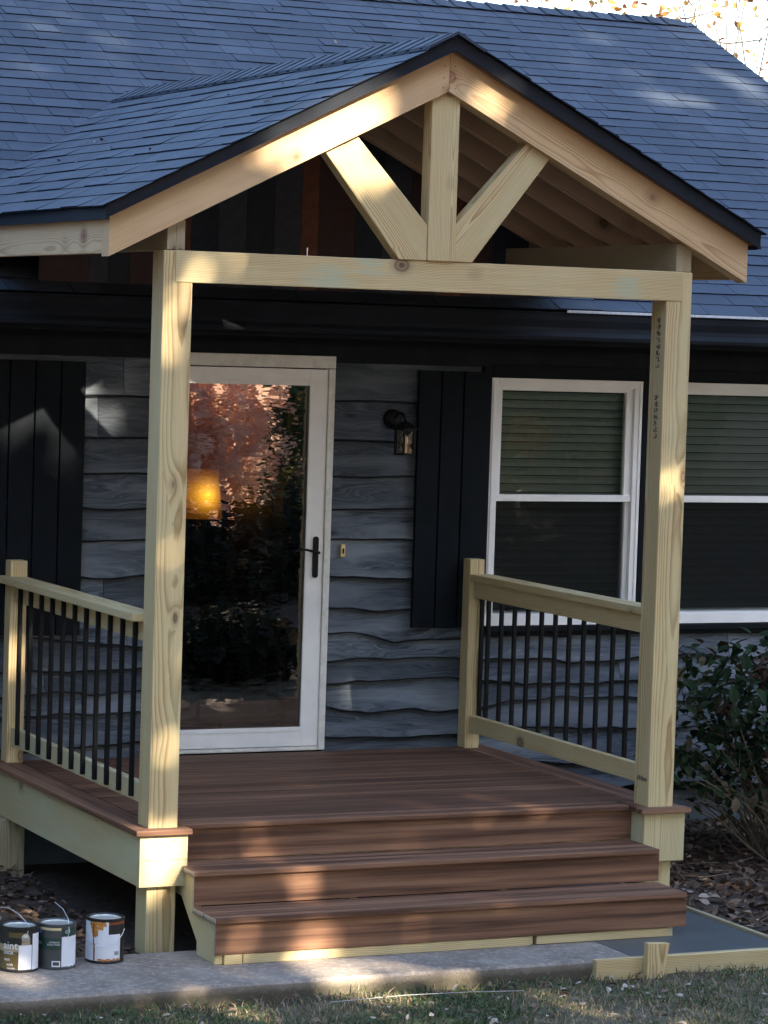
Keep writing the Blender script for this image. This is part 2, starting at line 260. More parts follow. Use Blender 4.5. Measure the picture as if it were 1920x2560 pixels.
# ------------------------------------------------------------------ mesh builder
class MB:
    def __init__(s): s.v = []; s.f = []; s.g = []; s.mi = []; s.r = []
    def add(s, verts, faces, grain=None, mi=0, rnd=0.0):
        b = len(s.v); s.v += [tuple(v) for v in verts]
        s.g += [tuple(q) for q in (grain if grain else verts)]
        s.r += [rnd] * len(verts) if not isinstance(rnd, (list, tuple)) else list(rnd)
        for k, f in enumerate(faces):
            s.f.append([b + i for i in f]); s.mi.append(mi[k] if isinstance(mi, (list, tuple)) else mi)
    def frame(s, pts, o, u):
        u = Vector(u).normalized(); h = Vector((0, 0, 1)) if abs(u.z) < 0.9 else Vector((0, 1, 0))
        vv = u.cross(h).normalized(); ww = u.cross(vv)
        ro = (random.uniform(-20, 20), random.uniform(-0.06, 0.06), random.choice((-1, 1)) * random.uniform(0.03, 0.13))
        res = []
        for p in pts:
            d = Vector(p) - Vector(o); res.append((d.dot(u) + ro[0], d.dot(vv) + ro[1], d.dot(ww) + ro[2]))
        return res
    def box(s, x0, x1, y0, y1, z0, z1, u=None, mi=0, rnd=0.0):
        P = [(x, y, z) for x in (x0, x1) for y in (y0, y1) for z in (z0, z1)]
        F = [(0, 1, 3, 2), (4, 6, 7, 5), (0, 4, 5, 1), (2, 3, 7, 6), (0, 2, 6, 4), (1, 5, 7, 3)]
        d = (abs(x1 - x0), abs(y1 - y0), abs(z1 - z0))
        if u is None: u = [(1, 0, 0), (0, 1, 0), (0, 0, 1)][d.index(max(d))]
        c = ((x0 + x1) / 2, (y0 + y1) / 2, (z0 + z1) / 2)
        s.add(P, F, s.frame(P, c, u), mi, rnd)
    def prism(s, poly, ext, u, mi=0, rnd=0.0):
        """poly: list of 3-D points (planar), ext: extrusion vector, u: grain axis"""
        n = len(poly); e = Vector(ext)
        P = [Vector(p) for p in poly] + [Vector(p) + e for p in poly]
        nrm = (P[1] - P[0]).cross(P[2] - P[0])
        F = [list(range(n))[::-1], list(range(n, 2 * n))] + [[i, (i + 1) % n, n + (i + 1) % n, n + i] for i in range(n)]
        if nrm.dot(e) < 0: F = [f[::-1] for f in F]
        c = sum(P, Vector()) / len(P)
        s.add(P, F, s.frame(P, c, u), mi, rnd)
    def beam(s, a, b, wdt, thk, up=(0, 0, 1), mi=0):
        a, b = Vector(a), Vector(b); u = (b - a).normalized(); up = Vector(up)
        sd = u.cross(up).normalized(); tp = sd.cross(u)
        q = [a - sd * wdt / 2 - tp * thk / 2, a + sd * wdt / 2 - tp * thk / 2, a + sd * wdt / 2 + tp * thk / 2, a - sd * wdt / 2 + tp * thk / 2]
        s.prism(q, b - a, u, mi)
    def tube(s, pts, rad, n=6, mi=0, rnd=0.0, cap=True):
        pts = [Vector(p) for p in pts]; P = []
        if not isinstance(rad, (list, tuple)): rad = [rad] * len(pts)
        prev = None
        for i, p in enumerate(pts):
            d = (pts[min(i + 1, len(pts) - 1)] - pts[max(i - 1, 0)]).normalized()
            if prev is None: a = d.orthogonal().normalized()
            else: a = (prev - d * prev.dot(d)).normalized()
            prev = a; b = d.cross(a)
            for k in range(n):
                t_ = 2 * math.pi * k / n; P.append(p + (a * math.cos(t_) + b * math.sin(t_)) * rad[i])
        F = [(i * n + k, i * n + (k + 1) % n, (i + 1) * n + (k + 1) % n, (i + 1) * n + k) for i in range(len(pts) - 1) for k in range(n)]
        if cap: F += [tuple(range(n))[::-1], tuple((len(pts) - 1) * n + k for k in range(n))]
        s.add(P, F, None, mi, rnd)
    def lathe(s, prof, c, n=24, mi=0, rnd=0.0, axis='z'):
        P = []; 
        for r_, h in prof:
            for k in range(n):
                a = 2 * math.pi * k / n
                if axis == 'z': P.append((c[0] + r_ * math.cos(a), c[1] + r_ * math.sin(a), c[2] + h))
                else: P.append((c[0] + r_ * math.cos(a), c[1] + h, c[2] + r_ * math.sin(a)))
        F = []
        for i in range(len(prof) - 1):
            for k in range(n):
                q = (i * n + k, i * n + (k + 1) % n, (i + 1) * n + (k + 1) % n, (i + 1) * n + k)
                F.append(q if axis == 'z' else q[::-1])
        s.add(P, F, None, mi, rnd)
    def build(s, name, mats, parent=None, bevel=0.0, smooth=False, loc=None):
        me = bpy.data.meshes.new(name)
        off = Vector(loc) if loc is not None else Vector((0, 0, 0))
        me.from_pydata([tuple(Vector(v) - off) for v in s.v], [], s.f)
        if not isinstance(mats, (list, tuple)): mats = [mats]
        for m in mats: me.materials.append(m)
        me.polygons.foreach_set('material_index', s.mi)
        a = me.attributes.new('grain', 'FLOAT_VECTOR', 'POINT'); a.data.foreach_set('vector', [c for q in s.g for c in q])
        a = me.attributes.new('rnd', 'FLOAT', 'POINT'); a.data.foreach_set('value', s.r)
        if smooth: me.polygons.foreach_set('use_smooth', [True] * len(me.polygons))
        me.update()
        o = bpy.data.objects.new(name, me); COL.objects.link(o)
        if parent is not None:
            o.parent = parent; o.location = off - world_loc(parent)
        else: o.location = off
        if bevel:
            b = o.modifiers.new('bevel', 'BEVEL'); b.width = bevel; b.segments = 2; b.limit_method = 'ANGLE'; b.angle_limit = R(40)
        return o
def world_loc(o):
    l = Vector(o.location)
    while o.parent is not None: o = o.parent; l += Vector(o.location)
    return l
def tag(o, label, cat, group=None, kind=None):
    if label: o['label'] = label
    if cat: o['category'] = cat
    if group: o['group'] = group
    if kind: o['kind'] = kind
    return o
def empty(name, loc=(0, 0, 0), parent=None):
    o = bpy.data.objects.new(name, None); COL.objects.link(o); o.empty_display_size = 0.2
    if parent is not None: o.parent = parent; o.location = Vector(loc) - world_loc(parent)
    else: o.location = loc
    return o

# ------------------------------------------------------------------ shared dimensions
D = 2.194; W = 2.5653; H = 0.581; MX = W / 2 + 0.07
ZA = 4.125; SLP = 0.502; ZR = 4.187            # rake apex, porch slope, ridge of roofing
EY = 1.70; EZ = 2.985; MSL = 0.46               # main roof eave line and slope
RY = 6.35                                       # main ridge y
def zroof(y): return EZ + MSL * (y - EY)
def gz(x, y):                                   # ground height
    n = noise.noise(Vector((x * 1.7, y * 1.7, 0.3))); n2 = noise.noise(Vector((x * 6, y * 6, 4.3)))
    lawn = -0.040 + 0.018 * n + 0.010 * n2
    if y < -3.0: lawn += 0.14 * (-3.0 - max(y, -30)) * min(1, (-3.0 - y) / 2) + (0.08 * (-30 - y) if y < -30 else 0)
    back = max(0, min(1, (y + 0.30) / 0.5))
    soil = 0.0 + 0.030 * n + 0.022 * n2 + 0.035 * max(0, min(2.2, y))
    if x < 0.0: soil += 0.03 * max(0, min(1, (-0.1 - x) / 0.4)) * max(0, min(1, (y + 0.28) / 0.2))
    if x > 2.8: soil += 0.01
    if -0.1 < y and 0.0 < x < 2.86: soil = min(soil, 0.02)
    k = max(0, min(1, (y + 0.85) / 0.5)) if x > 2.92 else back
    if x < -0.55: k = max(0, min(1, (y + 0.40) / 0.3))
    return lawn * (1 - k) + soil * k

# ------------------------------------------------------------------ ground, path, pad
def axis(fine0, fine1, step, far):
    a = []; v = fine0
    while v <= fine1 + 1e-6: a.append(v); v += step
    s_, v = step, fine0
    while v > -far: s_ *= 1.35; v -= s_; a.insert(0, v)
    s_, v = step, fine1
    while v < far: s_ *= 1.35; v += s_; a.append(v)
    return a
xs = axis(-1.6, 5.2, 0.05, 400); ys = axis(-2.6, 2.3, 0.05, 400)
mb = MB(); P = [(x, y, gz(x, y)) for y in ys for x in xs]; nx = len(xs)
mb.add(P, [(j * nx + i, j * nx + i + 1, (j + 1) * nx + i + 1, (j + 1) * nx + i) for j in range(len(ys) - 1) for i in range(nx - 1)])
ground = mb.build('ground', GROUNDM, smooth=True); ground['kind'] = 'structure'

def slab(name, x0, x1, y0, y1, z0, z1, m, chip=0.012, step=0.05):
    mb = MB(); n = max(2, int((x1 - x0) / step)); P = []
    for i in range(n + 1):
        x = x0 + (x1 - x0) * i / n
        e = chip * noise.noise(Vector((x * 7, 2.2, z1))); e2 = chip * noise.noise(Vector((x * 19, 5.2, z1)))
        P += [(x, y0 + e, z0), (x, y0 + e + e2 * 0.6, z1 - 0.012), (x, y0 + 0.012 + e + e2, z1 + e2 * 0.15), (x, y1, z1), (x, y1, z0)]
    F = []
    for i in range(n):
        for k in range(4): F.append((i * 5 + k, (i + 1) * 5 + k, (i + 1) * 5 + k + 1, i * 5 + k + 1))
    F += [(0, 1, 2, 3, 4), tuple(n * 5 + k for k in (4, 3, 2, 1, 0))]
    mb.add(P, F); return mb.build(name, m)
path = slab('path', -5.0, 2.055, -0.815, -0.11, -0.12, 0.040, OLDCON); path['kind'] = 'structure'
pad = slab('new_path_section', 2.057, 2.868, -0.80, 0.95, -0.10, 0.042, NEWCON, 0.002); pad['kind'] = 'structure'

# ------------------------------------------------------------------ HOUSE
house = tag(empty('house', (1.0, 6.0, 0.0)), 'dark single storey house with wavy grey siding and blue grey shingle roof behind the porch', 'house')
# siding
COURSES = [2.66, 2.446, 2.235, 2.045, 1.875, 1.705, 1.512, 1.329, 1.179, 1.050, 0.920, 0.800, 0.640, 0.47, 0.30]
REG = [(-4.0, 0.80, 0.30, 2.66), (1.795, 2.70, 0.30, 2.66), (2.70, 6.1, 0.30, 1.20)]
mb = MB()
def wavy(i, x):
    z = COURSES[i]; a = 0.014 if z > 1.6 else 0.036
    return z + a * (noise.noise(Vector((x * 1.3, i * 7.7, 0.5))) * 1.2 + noise.noise(Vector((x * 3.6, i * 3.1, 1.5))) * 0.75 + noise.noise(Vector((x * 9.5, i * 5.3, 2.5))) * 0.28)
for (x0, x1, zb, zt) in REG:
    for i in range(1, len(COURSES)):
        if COURSES[i] < zb - 0.02 or COURSES[i - 1] > zt + 0.001 and COURSES[i] > zt - 0.03: continue
        cuts = [x0]; 
        while cuts[-1] < x1 - 1e-6: cuts.append(min(x1, cuts[-1] + random.uniform(0.9, 2.6)))
        for a, b in zip(cuts, cuts[1:]):
            n = max(2, int((b - a) / 0.03)); P = []; G = []; ro = random.uniform(0, 50); rz = random.uniform(0, 9); rn = random.random()
            for k in range(n + 1):
                x = a + 0.0015 + (b - a - 0.003) * k / n
                zl = wavy(i, x); zu = min(zt, (wavy(i - 1, x) if i > 1 else zt) + 0.012)
                if COURSES[i - 1] > zt: zu = zt
                th = 0.036 if COURSES[i] < 1.6 else 0.024
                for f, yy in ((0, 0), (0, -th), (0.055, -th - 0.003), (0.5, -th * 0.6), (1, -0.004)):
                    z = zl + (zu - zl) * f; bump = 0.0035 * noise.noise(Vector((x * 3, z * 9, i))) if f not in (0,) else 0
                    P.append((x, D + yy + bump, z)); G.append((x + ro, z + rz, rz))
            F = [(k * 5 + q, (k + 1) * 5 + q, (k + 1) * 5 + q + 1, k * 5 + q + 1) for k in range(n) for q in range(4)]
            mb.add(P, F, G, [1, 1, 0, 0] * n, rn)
mb.build('siding', [SIDING, LAP_SHADE], house, smooth=False)
# structural wall with openings
mb = MB()
DX0, DX1, DZ0, DZ1 = 0.80, 1.80, 0.585, 2.69
WIN = [(2.74, 3.69), (3.79, 4.74), (4.84, 5.79)]; WZ0, WZ1 = 1.245, 2.602
mb.box(-4, DX0, D, D + 0.12, 0.28, 2.80); mb.box(DX0, DX1, D, D + 0.12, 0.28, DZ0); mb.box(DX0, DX1, D, D + 0.12, DZ1, 2.80)
mb.box(DX1, WIN[0][0], D, D + 0.12, 0.28, 2.80)
for k, (a, b) in enumerate(WIN):
    mb.box(a, b, D, D + 0.12, 0.28, WZ0); mb.box(a, b, D, D + 0.12, WZ1, 2.80)
    mb.box(b, WIN[k + 1][0] if k < 2 else 6.1, D, D + 0.12, 0.28, 2.80)
mb.box(5.98, 6.1, D + 0.12, 10.6, 0.28, 2.80); mb.box(-4, -3.88, D + 0.12, 10.6, 0.28, 2.80); mb.box(-4, 6.1, 10.6, 10.72, 0.28, 2.80)
mb.prism([(6.04, D + 0.06, 2.8), (6.04, 10.6, 2.8), (6.04, RY, zroof(RY) - 0.1)], (0.055, 0, 0), (0, 1, 0))
mb.build('wall', NAVY, house)
mb = MB(); mb.box(-4, 6.1, D + 0.03, D + 0.25, -0.3, 0.28); mb.box(5.9, 6.1, D + 0.25, 10.7, -0.3, 0.28); mb.build('foundation', FOUND, house)
mb = MB(); mb.box(-4, 6.12, D - 0.030, D - 0.002, 2.66, 2.80); mb.box(0.80, 1.795, D - 0.030, D - 0.002, 2.695, 2.698)
mb.build('frieze_board', FRIEZE, house, bevel=0.003)
mb = MB(); mb.box(-4, 6.4, 1.80, D - 0.001, 2.80, 2.815); mb.build('soffit', FRIEZE, house)
mb = MB(); mb.box(-4, 6.4, 1.775, 1.80, 2.79, 2.98); mb.build('fascia', FRIEZE, house)
# gutter
mb = MB()
prof = [(1.772, 2.972), (1.772, 2.812), (1.705, 2.812), (1.690, 2.822), (1.686, 2.838), (1.694, 2.852), (1.702, 2.862), (1.704, 2.885), (1.697, 2.905), (1.690, 2.925), (1.688, 2.955), (1.684, 2.960), (1.684, 2.968), (1.690, 2.968), (1.692, 2.920), (1.705, 2.900), (1.708, 2.86), (1.70, 2.82), (1.768, 2.82), (1.768, 2.972)]
mb.prism([(-4.0, a, b) for a, b in prof], (10.4, 0, 0), (1, 0, 0)); mb.build('gutter', GUTTER, house)
mb = MB(); mb.box(2.93, 6.4, 1.676, 1.683, 2.966, 2.980); mb.build('gutter_lip', ALUM, house)

# shingle courses on a plane
def shingles(mb, O, a, s, L, S, e=0.1435, span=None, seed=1, ext=0.0):
    rr = random.Random(seed); O = Vector(O); a = Vector(a).normalized(); s = Vector(s).normalized(); n = a.cross(s).normalized()
    if n.z < 0: n = -n
    nc = int(math.ceil(S / e))
    for i in range(nc):
        s0 = i * e; s1 = min(S, (i + 1) * e + 0.012)
        a0, a1 = (0, L) if span is None else span(s0)
        q = a0 - rr.uniform(0, 0.3)
        while q < a1:
            wd = rr.choice((0.16, 0.22, 0.26, 0.31, 0.36)) * rr.uniform(0.9, 1.1)
            u0, u1 = max(a0, q), min(a1, q + wd - 0.003); q += wd
            if u1 - u0 < 0.01: continue
            h = rr.choice((0.005, 0.006, 0.009)); jl = rr.uniform(-0.004, 0.004)
            w0 = 0.007 * noise.noise(Vector((u0 * 1.1, i * 3.7, seed))); w1 = 0.007 * noise.noise(Vector((u1 * 1.1, i * 3.7, seed)))
            P = [O + a * u0 + s * (s0 + jl + w0), O + a * u1 + s * (s0 + jl + w1), O + a * u1 + s * (s0 + jl + w1) + n * h, O + a * u0 + s * (s0 + jl + w0) + n * h,
                 O + a * u0 + s * s1 + n * 0.0012, O + a * u1 + s * s1 + n * 0.0012, O + a * u1 + s * s1, O + a * u0 + s * s1]
            F = [(0, 1, 2, 3), (3, 2, 5, 4), (0, 3, 4, 7), (1, 6, 5, 2)]
            mb.add(P, F, None, [1, 0, 1, 1], min(1, max(0, rr.gauss(0.5, 0.22))))
SV = Vector((0, 1, MSL)).normalized(); SLEN = (RY - EY) * math.sqrt(1 + MSL * MSL)
mb = MB(); shingles(mb, (-4.4, EY - 0.015, EZ - 0.007), (1, 0, 0), SV, 10.75, SLEN + 0.015, seed=3)
for k in range(int(10.75 / 0.14)):                      # ridge caps
    x = -4.4 + k * 0.14; zt = zroof(RY) + 0.012
    for sg in (-1, 1):
        mb.add([(x, RY, zt + 0.012), (x + 0.17, RY, zt), (x + 0.17, RY + sg * 0.13, zt - 0.13 * MSL), (x, RY + sg * 0.13, zt - 0.13 * MSL + 0.010)], [(0, 1, 2, 3)], None, 0, random.random())
roof = mb.build('roof', [SHINGLE, SHEDGE], house)
mb = MB(); zr = zroof(RY)
mb.prism([(-4.38, EY + 0.005, EZ - 0.016), (-4.38, RY, zr - 0.014), (-4.38, 11.0, zroof(2 * RY - 11.0) - 0.016), (-4.38, 11.0, zroof(2 * RY - 11.0) - 0.10), (-4.38, RY, zr - 0.11), (-4.38, EY + 0.06, EZ - 0.085)], (10.70, 0, 0), (1, 0, 0))
mb.build('roof_deck', DRIP, roof)

# storm door (the left half is behind the porch post)
cas = MB()
cas.box(0.762, 0.80, D - 0.050, D - 0.001, 0.585, 2.655); cas.box(1.759, 1.797, D - 0.050, D - 0.001, 0.585, 2.626); cas.box(0.762, 1.797, D - 0.052, D - 0.001, 2.628, 2.694)
cas.box(0.80, 1.76, D - 0.045, D + 0.12, 0.583, 0.603)
cas.build('door_casing', CASING, house, bevel=0.004)
door = empty('storm_door', (1.28, D - 0.02, 0.6), house)
mb = MB(); GX0, GX1, GZ0, GZ1 = 0.900, 1.660, 0.705, 2.540
mb.box(0.802, GX0, D - 0.040, D - 0.002, 0.607, 2.622); mb.box(GX1, 1.757, D - 0.040, D - 0.002, 0.607, 2.622)
mb.box(GX0, GX1, D - 0.040, D - 0.002, 0.607, GZ0); mb.box(GX0, GX1, D - 0.040, D - 0.002, GZ1, 2.622)
for (a, b, c, d) in ((GX0 - 0.018, GX0 + 0.006, GZ0 - 0.006, GZ1 + 0.006), (GX1 - 0.006, GX1 + 0.018, GZ0 - 0.006, GZ1 + 0.006)):
    mb.box(a, b, D - 0.044, D - 0.0405, c, d)
mb.box(GX0 + 0.0065, GX1 - 0.0065, D - 0.044, D - 0.0405, GZ0 - 0.018, GZ0 + 0.006); mb.box(GX0 + 0.0065, GX1 - 0.0065, D - 0.044, D - 0.0405, GZ1 - 0.006, GZ1 + 0.018)
mb.build('door_frame', WHITE, door, bevel=0.003)
mb = MB(); mb.box(GX0 + 0.002, GX1 - 0.002, D - 0.024, D - 0.020, GZ0 + 0.002, GZ1 - 0.002); mb.build('door_glass', DOORGLASS, door)
mb = MB()
pts = [(1.712, z) for z in (1.515, 1.525, 1.56, 1.62, 1.68, 1.715, 1.726)]
mb.box(1.697, 1.727, D - 0.052, D - 0.0412, 1.525, 1.717); mb.lathe([(0, -0.011), (0.015, -0.011), (0.015, 0)], (1.712, D - 0.0412, 1.717), 16, axis='y'); mb.lathe([(0, -0.011), (0.015, -0.011), (0.015, 0)], (1.712, D - 0.0412, 1.525), 16, axis='y')
mb.tube([(1.714, D - 0.05, 1.648), (1.714, D - 0.085, 1.648), (1.69, D - 0.092, 1.652), (1.64, D - 0.090, 1.664), (1.60, D - 0.088, 1.664), (1.578, D - 0.085, 1.654)], [0.008, 0.009, 0.008, 0.0065, 0.006, 0.005], 8)
mb.build('door_handle', BLACKMET, door, smooth=False)
# interior behind the glass
mb = MB()
for (a, b, c, d, e, f) in ((-1.4, 1.9, D + 4.0, D + 4.05, 0.5, 3.0), (-1.45, -1.4, D + 0.13, D + 4.05, 0.5, 3.0), (1.9, 1.95, D + 0.13, D + 4.05, 0.5, 3.0), (-1.4, 1.9, D + 0.13, D + 4.0, 0.52, 0.57), (-1.4, 1.9, D + 0.13, D + 4.0, 2.76, 2.80)):
    mb.box(a, b, c, d, e, f)
mb.box(1.05, 1.72, D + 3.7, D + 3.98, 0.57, 1.45)
mb.build('hallway', BROWN_IN, house)
mb = MB(); mb.box(1.60, 1.64, D + 0.14, D + 0.95, 0.58, 2.62); mb.box(1.595, 1.60, D + 0.30, D + 0.80, 0.75, 1.35); mb.box(1.595, 1.60, D + 0.30, D + 0.80, 1.50, 2.45)
mb.build('inner_door', plain('brown_door', (0.05, 0.034, 0.024), 0.55), house, bevel=0.004)

# windows
for k, (a, b) in enumerate(WIN):
    wn = empty('window', ((a + b) / 2, D, WZ0), house)
    mb = MB(); y0 = D - 0.030
    mb.box(a, a + 0.050, y0, D + 0.10, WZ0, WZ1); mb.box(b - 0.050, b, y0, D + 0.10, WZ0, WZ1); mb.box(a + 0.05, b - 0.05, y0, D + 0.10, WZ1 - 0.045, WZ1); mb.box(a - 0.01, b + 0.01, y0 - 0.012, D + 0.10, WZ0 - 0.006, WZ0 + 0.058)
    mb.box(a + 0.010, a + 0.020, y0 - 0.006, y0 - 0.0005, WZ0 + 0.06, WZ1 - 0.01); mb.box(b - 0.022, b - 0.010, y0 - 0.006, y0 - 0.0005, WZ0 + 0.06, WZ1 - 0.01)
    mb.build('window_frame', WHITE, wn, bevel=0.002)
    mb = MB(); y1 = D - 0.010
    mb.box(a + 0.05, a + 0.078, y1, D + 0.03, 1.925, WZ1 - 0.045); mb.box(b - 0.092, b - 0.05, y1, D + 0.03, 1.925, WZ1 - 0.045); mb.box(a + 0.078, b - 0.092, y1, D + 0.03, 2.535, WZ1 - 0.045); mb.box(a + 0.05, b - 0.05, y1 - 0.010, D + 0.035, 1.925, 1.962)
    mb.box(a + 0.05, a + 0.066, y1 + 0.012, D + 0.06, WZ0 + 0.058, 1.925); mb.box(b - 0.075, b - 0.05, y1 + 0.012, D + 0.06, WZ0 + 0.058, 1.925)
    mb.build('window_sash', WHITE, wn, bevel=0.002)
    mb = MB(); mb.box(a + 0.07, b - 0.085, D + 0.008, D + 0.011, 1.955, 2.54); mb.box(a + 0.06, b - 0.07, D + 0.040, D + 0.043, WZ0 + 0.05, 1.93); mb.build('window_pane', WINGLASS, wn)
    mb = MB(); mb.box(a + 0.06, b - 0.07, D + 0.020, D + 0.0215, WZ0 + 0.075, 1.928); mb.build('insect_screen', SCREENMAT, wn)
    mb = MB(); z = WZ0 + 0.03
    while z < 2.56:
        mb.prism([(a + 0.055, D + 0.105, z + 0.041), (a + 0.055, D + 0.088, z + 0.022), (a + 0.055, D + 0.080, z), (a + 0.055, D + 0.083, z), (a + 0.055, D + 0.091, z + 0.021), (a + 0.055, D + 0.108, z + 0.040)], (b - a - 0.11, 0, 0), (1, 0, 0)); z += 0.0465
    mb.build('window_blind', BLIND, wn)
mb = MB(); mb.box(2.70, 6.0, D + 0.60, D + 0.65, 0.6, 2.78); mb.build('dark_room_wall', BROWN_IN, house)
mb = MB()
mb.box(2.688, 2.738, D - 0.040, D - 0.001, 1.19, 2.665); mb.box(3.692, 3.788, D - 0.036, D - 0.001, 1.24, 2.604); mb.box(4.742, 4.838, D - 0.036, D - 0.001, 1.24, 2.604); mb.box(5.792, 5.86, D - 0.040, D - 0.001, 1.19, 2.665)
mb.box(2.7385, 5.7915, D - 0.042, D - 0.001, 2.606, 2.672); mb.box(2.7385, 5.7915, D - 0.060, D - 0.001, 1.205, 1.236); mb.box(2.7385, 5.7915, D - 0.036, D - 0.001, 1.180, 1.2045)
mb.build('window_trim', TRIMBLACK, house, bevel=0.003)
# shutters
for (edges, z0, z1) in (([2.283, 2.421, 2.557, 2.686], 1.236, 2.632), ([-0.150, -0.014, 0.122, 0.259, 0.396], 1.222, 2.632)):
    mb = MB()
    for a, b in zip(edges, edges[1:]): mb.box(a + 0.004, b - 0.004, D - 0.062 - random.uniform(0, 0.002), D - 0.040, z0 + random.uniform(-0.004, 0.004), z1, rnd=random.random())
    for zz in (z0 + 0.2, z1 - 0.25): mb.box(edges[0] + 0.01, edges[-1] - 0.01, D - 0.0395, D - 0.022, zz, zz + 0.08)
    mb.build('shutter', NAVY, house, bevel=0.003)

# ------------------------------------------------------------------ PORCH
porch = tag(empty('porch', (MX, 1.05, 0.04)), 'new gabled wooden entry porch with raw pine posts, reddish brown deck and steps', 'porch')
# posts
for x in (0.0, W):
    mb = MB(); mb.box(x, x + 0.14, 0.0, 0.14, -0.10, 3.162); p_ = mb.build('post', PINE, porch, bevel=0.005)
    if x > 1:                                             # faint ink mill stamps on the inner face
        for zz0, nn in ((2.36, 7), (2.70, 8)):
            mb = MB(); mb.box(x - 0.0008, x - 0.0002, 0.059, 0.061, zz0, zz0 + 0.031 * nn)
            for q in range(nn):
                for cc in range(3):
                    for r2 in range(4):
                        if random.random() < 0.55: mb.box(x - 0.0012, x - 0.0002, 0.044 + 0.0085 * r2, 0.0525 + 0.0085 * r2, zz0 + 0.031 * q + 0.007 * cc, zz0 + 0.031 * q + 0.007 * cc + 0.0072)
            mb.build('mill_stamp', INK, p_)
        mb = MB(); mb.box(x - 0.0008, x - 0.0002, 0.02, 0.11, 0.709, 0.712)
        for q in range(6): mb.box(x - 0.0012, x - 0.0002, 0.02 + q * 0.016, 0.03 + q * 0.016, 0.70, 0.70 + random.uniform(0.012, 0.026))
        mb.build('mill_stamp', INK, p_)
for x in (-0.092, 2.60):
    mb = MB(); mb.box(x, x + 0.14, 1.90, 2.04, -0.10, 0.318); mb.build('back_footing_post', PINE_GREY, porch, bevel=0.005)
# front cross beam and its two ends let into the posts
mb = MB(); mb.box(0.055, 2.650, -0.004, 0.034, 3.022, 3.163); mb.box(0.142, W - 0.002, 0.0345, 0.11, 3.03, 3.158); mb.build('cross_beam', PINE_BEAM, porch, bevel=0.003)
mb = MB(); mb.box(0.70, 0.705, 0.03, 0.035, 3.163, 3.20); mb.build('bent_nail', STEEL, porch)
# side beams
for x in (0.014, 2.612):
    mb = MB(); mb.box(x, x + 0.0425, 0.001, 1.95, 3.1635, 3.296); mb.box(x + 0.043, x + 0.0855, 0.003, 1.95, 3.1635, 3.296)
    mb.build('side_beam', PINE_GREY, porch, bevel=0.003)
# rake rafters with plumb cuts
XE = MX - 1.627
for sg in (-1, 1):
    X = lambda d: MX + sg * d
    zu = lambda d: ZA - SLP * d
    mb = MB(); v = 0.186
    poly = [(X(0.0008), -0.046, zu(0)), (X(1.627), -0.046, zu(1.627)), (X(1.627), -0.046, zu(1.627) - v), (X(0.0008), -0.046, zu(0) - v)]
    mb.prism(poly, (0, 0.094, 0), (sg, 0, -SLP))
    for (dd, oo) in ((0.028, 0.055), (0.030, 0.110), (0.030, 0.155)): mb.box(X(dd) - 0.003, X(dd) + 0.003, -0.0468, -0.0455, zu(dd) - oo - 0.003, zu(dd) - oo + 0.003, mi=1)
    mb.build('rake_rafter', [FIR, INK], porch, bevel=0.003)
# king post and braces
mb = MB(); mb.box(1.283, 1.425, -0.018, 0.072, 3.1635, 3.92); mb.box(1.30, 1.41, 0.0, 0.06, 3.9205, 3.935); mb.build('king_post', PINE, porch, bevel=0.004)
LB = [(0.752, 3.640), (0.912, 3.718), (1.2825, 3.325), (1.2825, 3.1635), (1.142, 3.1635)]
RB = [(1.786, 3.733), (1.906, 3.664), (1.516, 3.1635), (1.4255, 3.1635), (1.4255, 3.335)]
for poly, u in ((LB, (0.4, 0, -0.47)), (RB, (-0.42, 0, -0.5))):
    mb = MB(); pp = [(a, -0.012, b) for a, b in poly]
    mb.prism(pp, (0, 0.078, 0), u); mb.build('brace', PINE, porch, bevel=0.004)
# rafters, ridge board, sheathing, eave fascia
for y in (0.42, 0.80, 1.18, 1.56, 1.94):
    for sg in (-1, 1):
        mb = MB(); f = lambda d, o_: (MX + sg * d, y, ZA - SLP * d - o_)
        mb.prism([f(0.02, 0.002), f(1.588, 0.002), f(1.588, 0.150), f(0.02, 0.150)], (0, 0.038, 0), (sg, 0, -SLP)); mb.build('rafter', RAFTER, porch, bevel=0.002)
mb = MB(); mb.box(MX - 0.019, MX + 0.019, 0.05, 3.4, ZA - 0.185, ZA - 0.012); mb.build('ridge_board', RAFTER, porch)
for sg in (-1, 1):
    mb = MB(); x0, x1 = sorted((MX + sg * 1.627, MX + sg * 1.589)); mb.box(x0, x1, 0.0485, 2.35, ZA - SLP * 1.627 - 0.172, ZA - SLP * 1.627 - 0.002)
    mb.build('eave_fascia', FIR, porch, bevel=0.003)
pr = empty('porch_roof', (MX, 1.0, 3.4), porch)
def valley_y(z): return EY + (z - EZ) / MSL
mb = MB()
for sg in (-1, 1):
    f = lambda d, o_, y: (MX + sg * d, y, ZA - SLP * d + o_)
    z_e = ZA - SLP * 1.64
    P = [f(0, 0.002, -0.085), f(1.645, 0.002, -0.085), f(1.645, 0.002, valley_y(z_e) + 0.1), f(0, 0.002, valley_y(ZA) + 0.1)]
    P2 = [f(0, 0.046, -0.085), f(1.645, 0.046, -0.085), f(1.645, 0.046, valley_y(z_e) + 0.1), f(0, 0.046, valley_y(ZA) + 0.1)]
    F = [(0, 1, 2, 3), (4, 7, 6, 5), (0, 4, 5, 1), (1, 5, 6, 2), (2, 6, 7, 3)]
    mb.add(P + P2, F)
mb.build('sheathing', SHEATH, pr)
mb = MB()
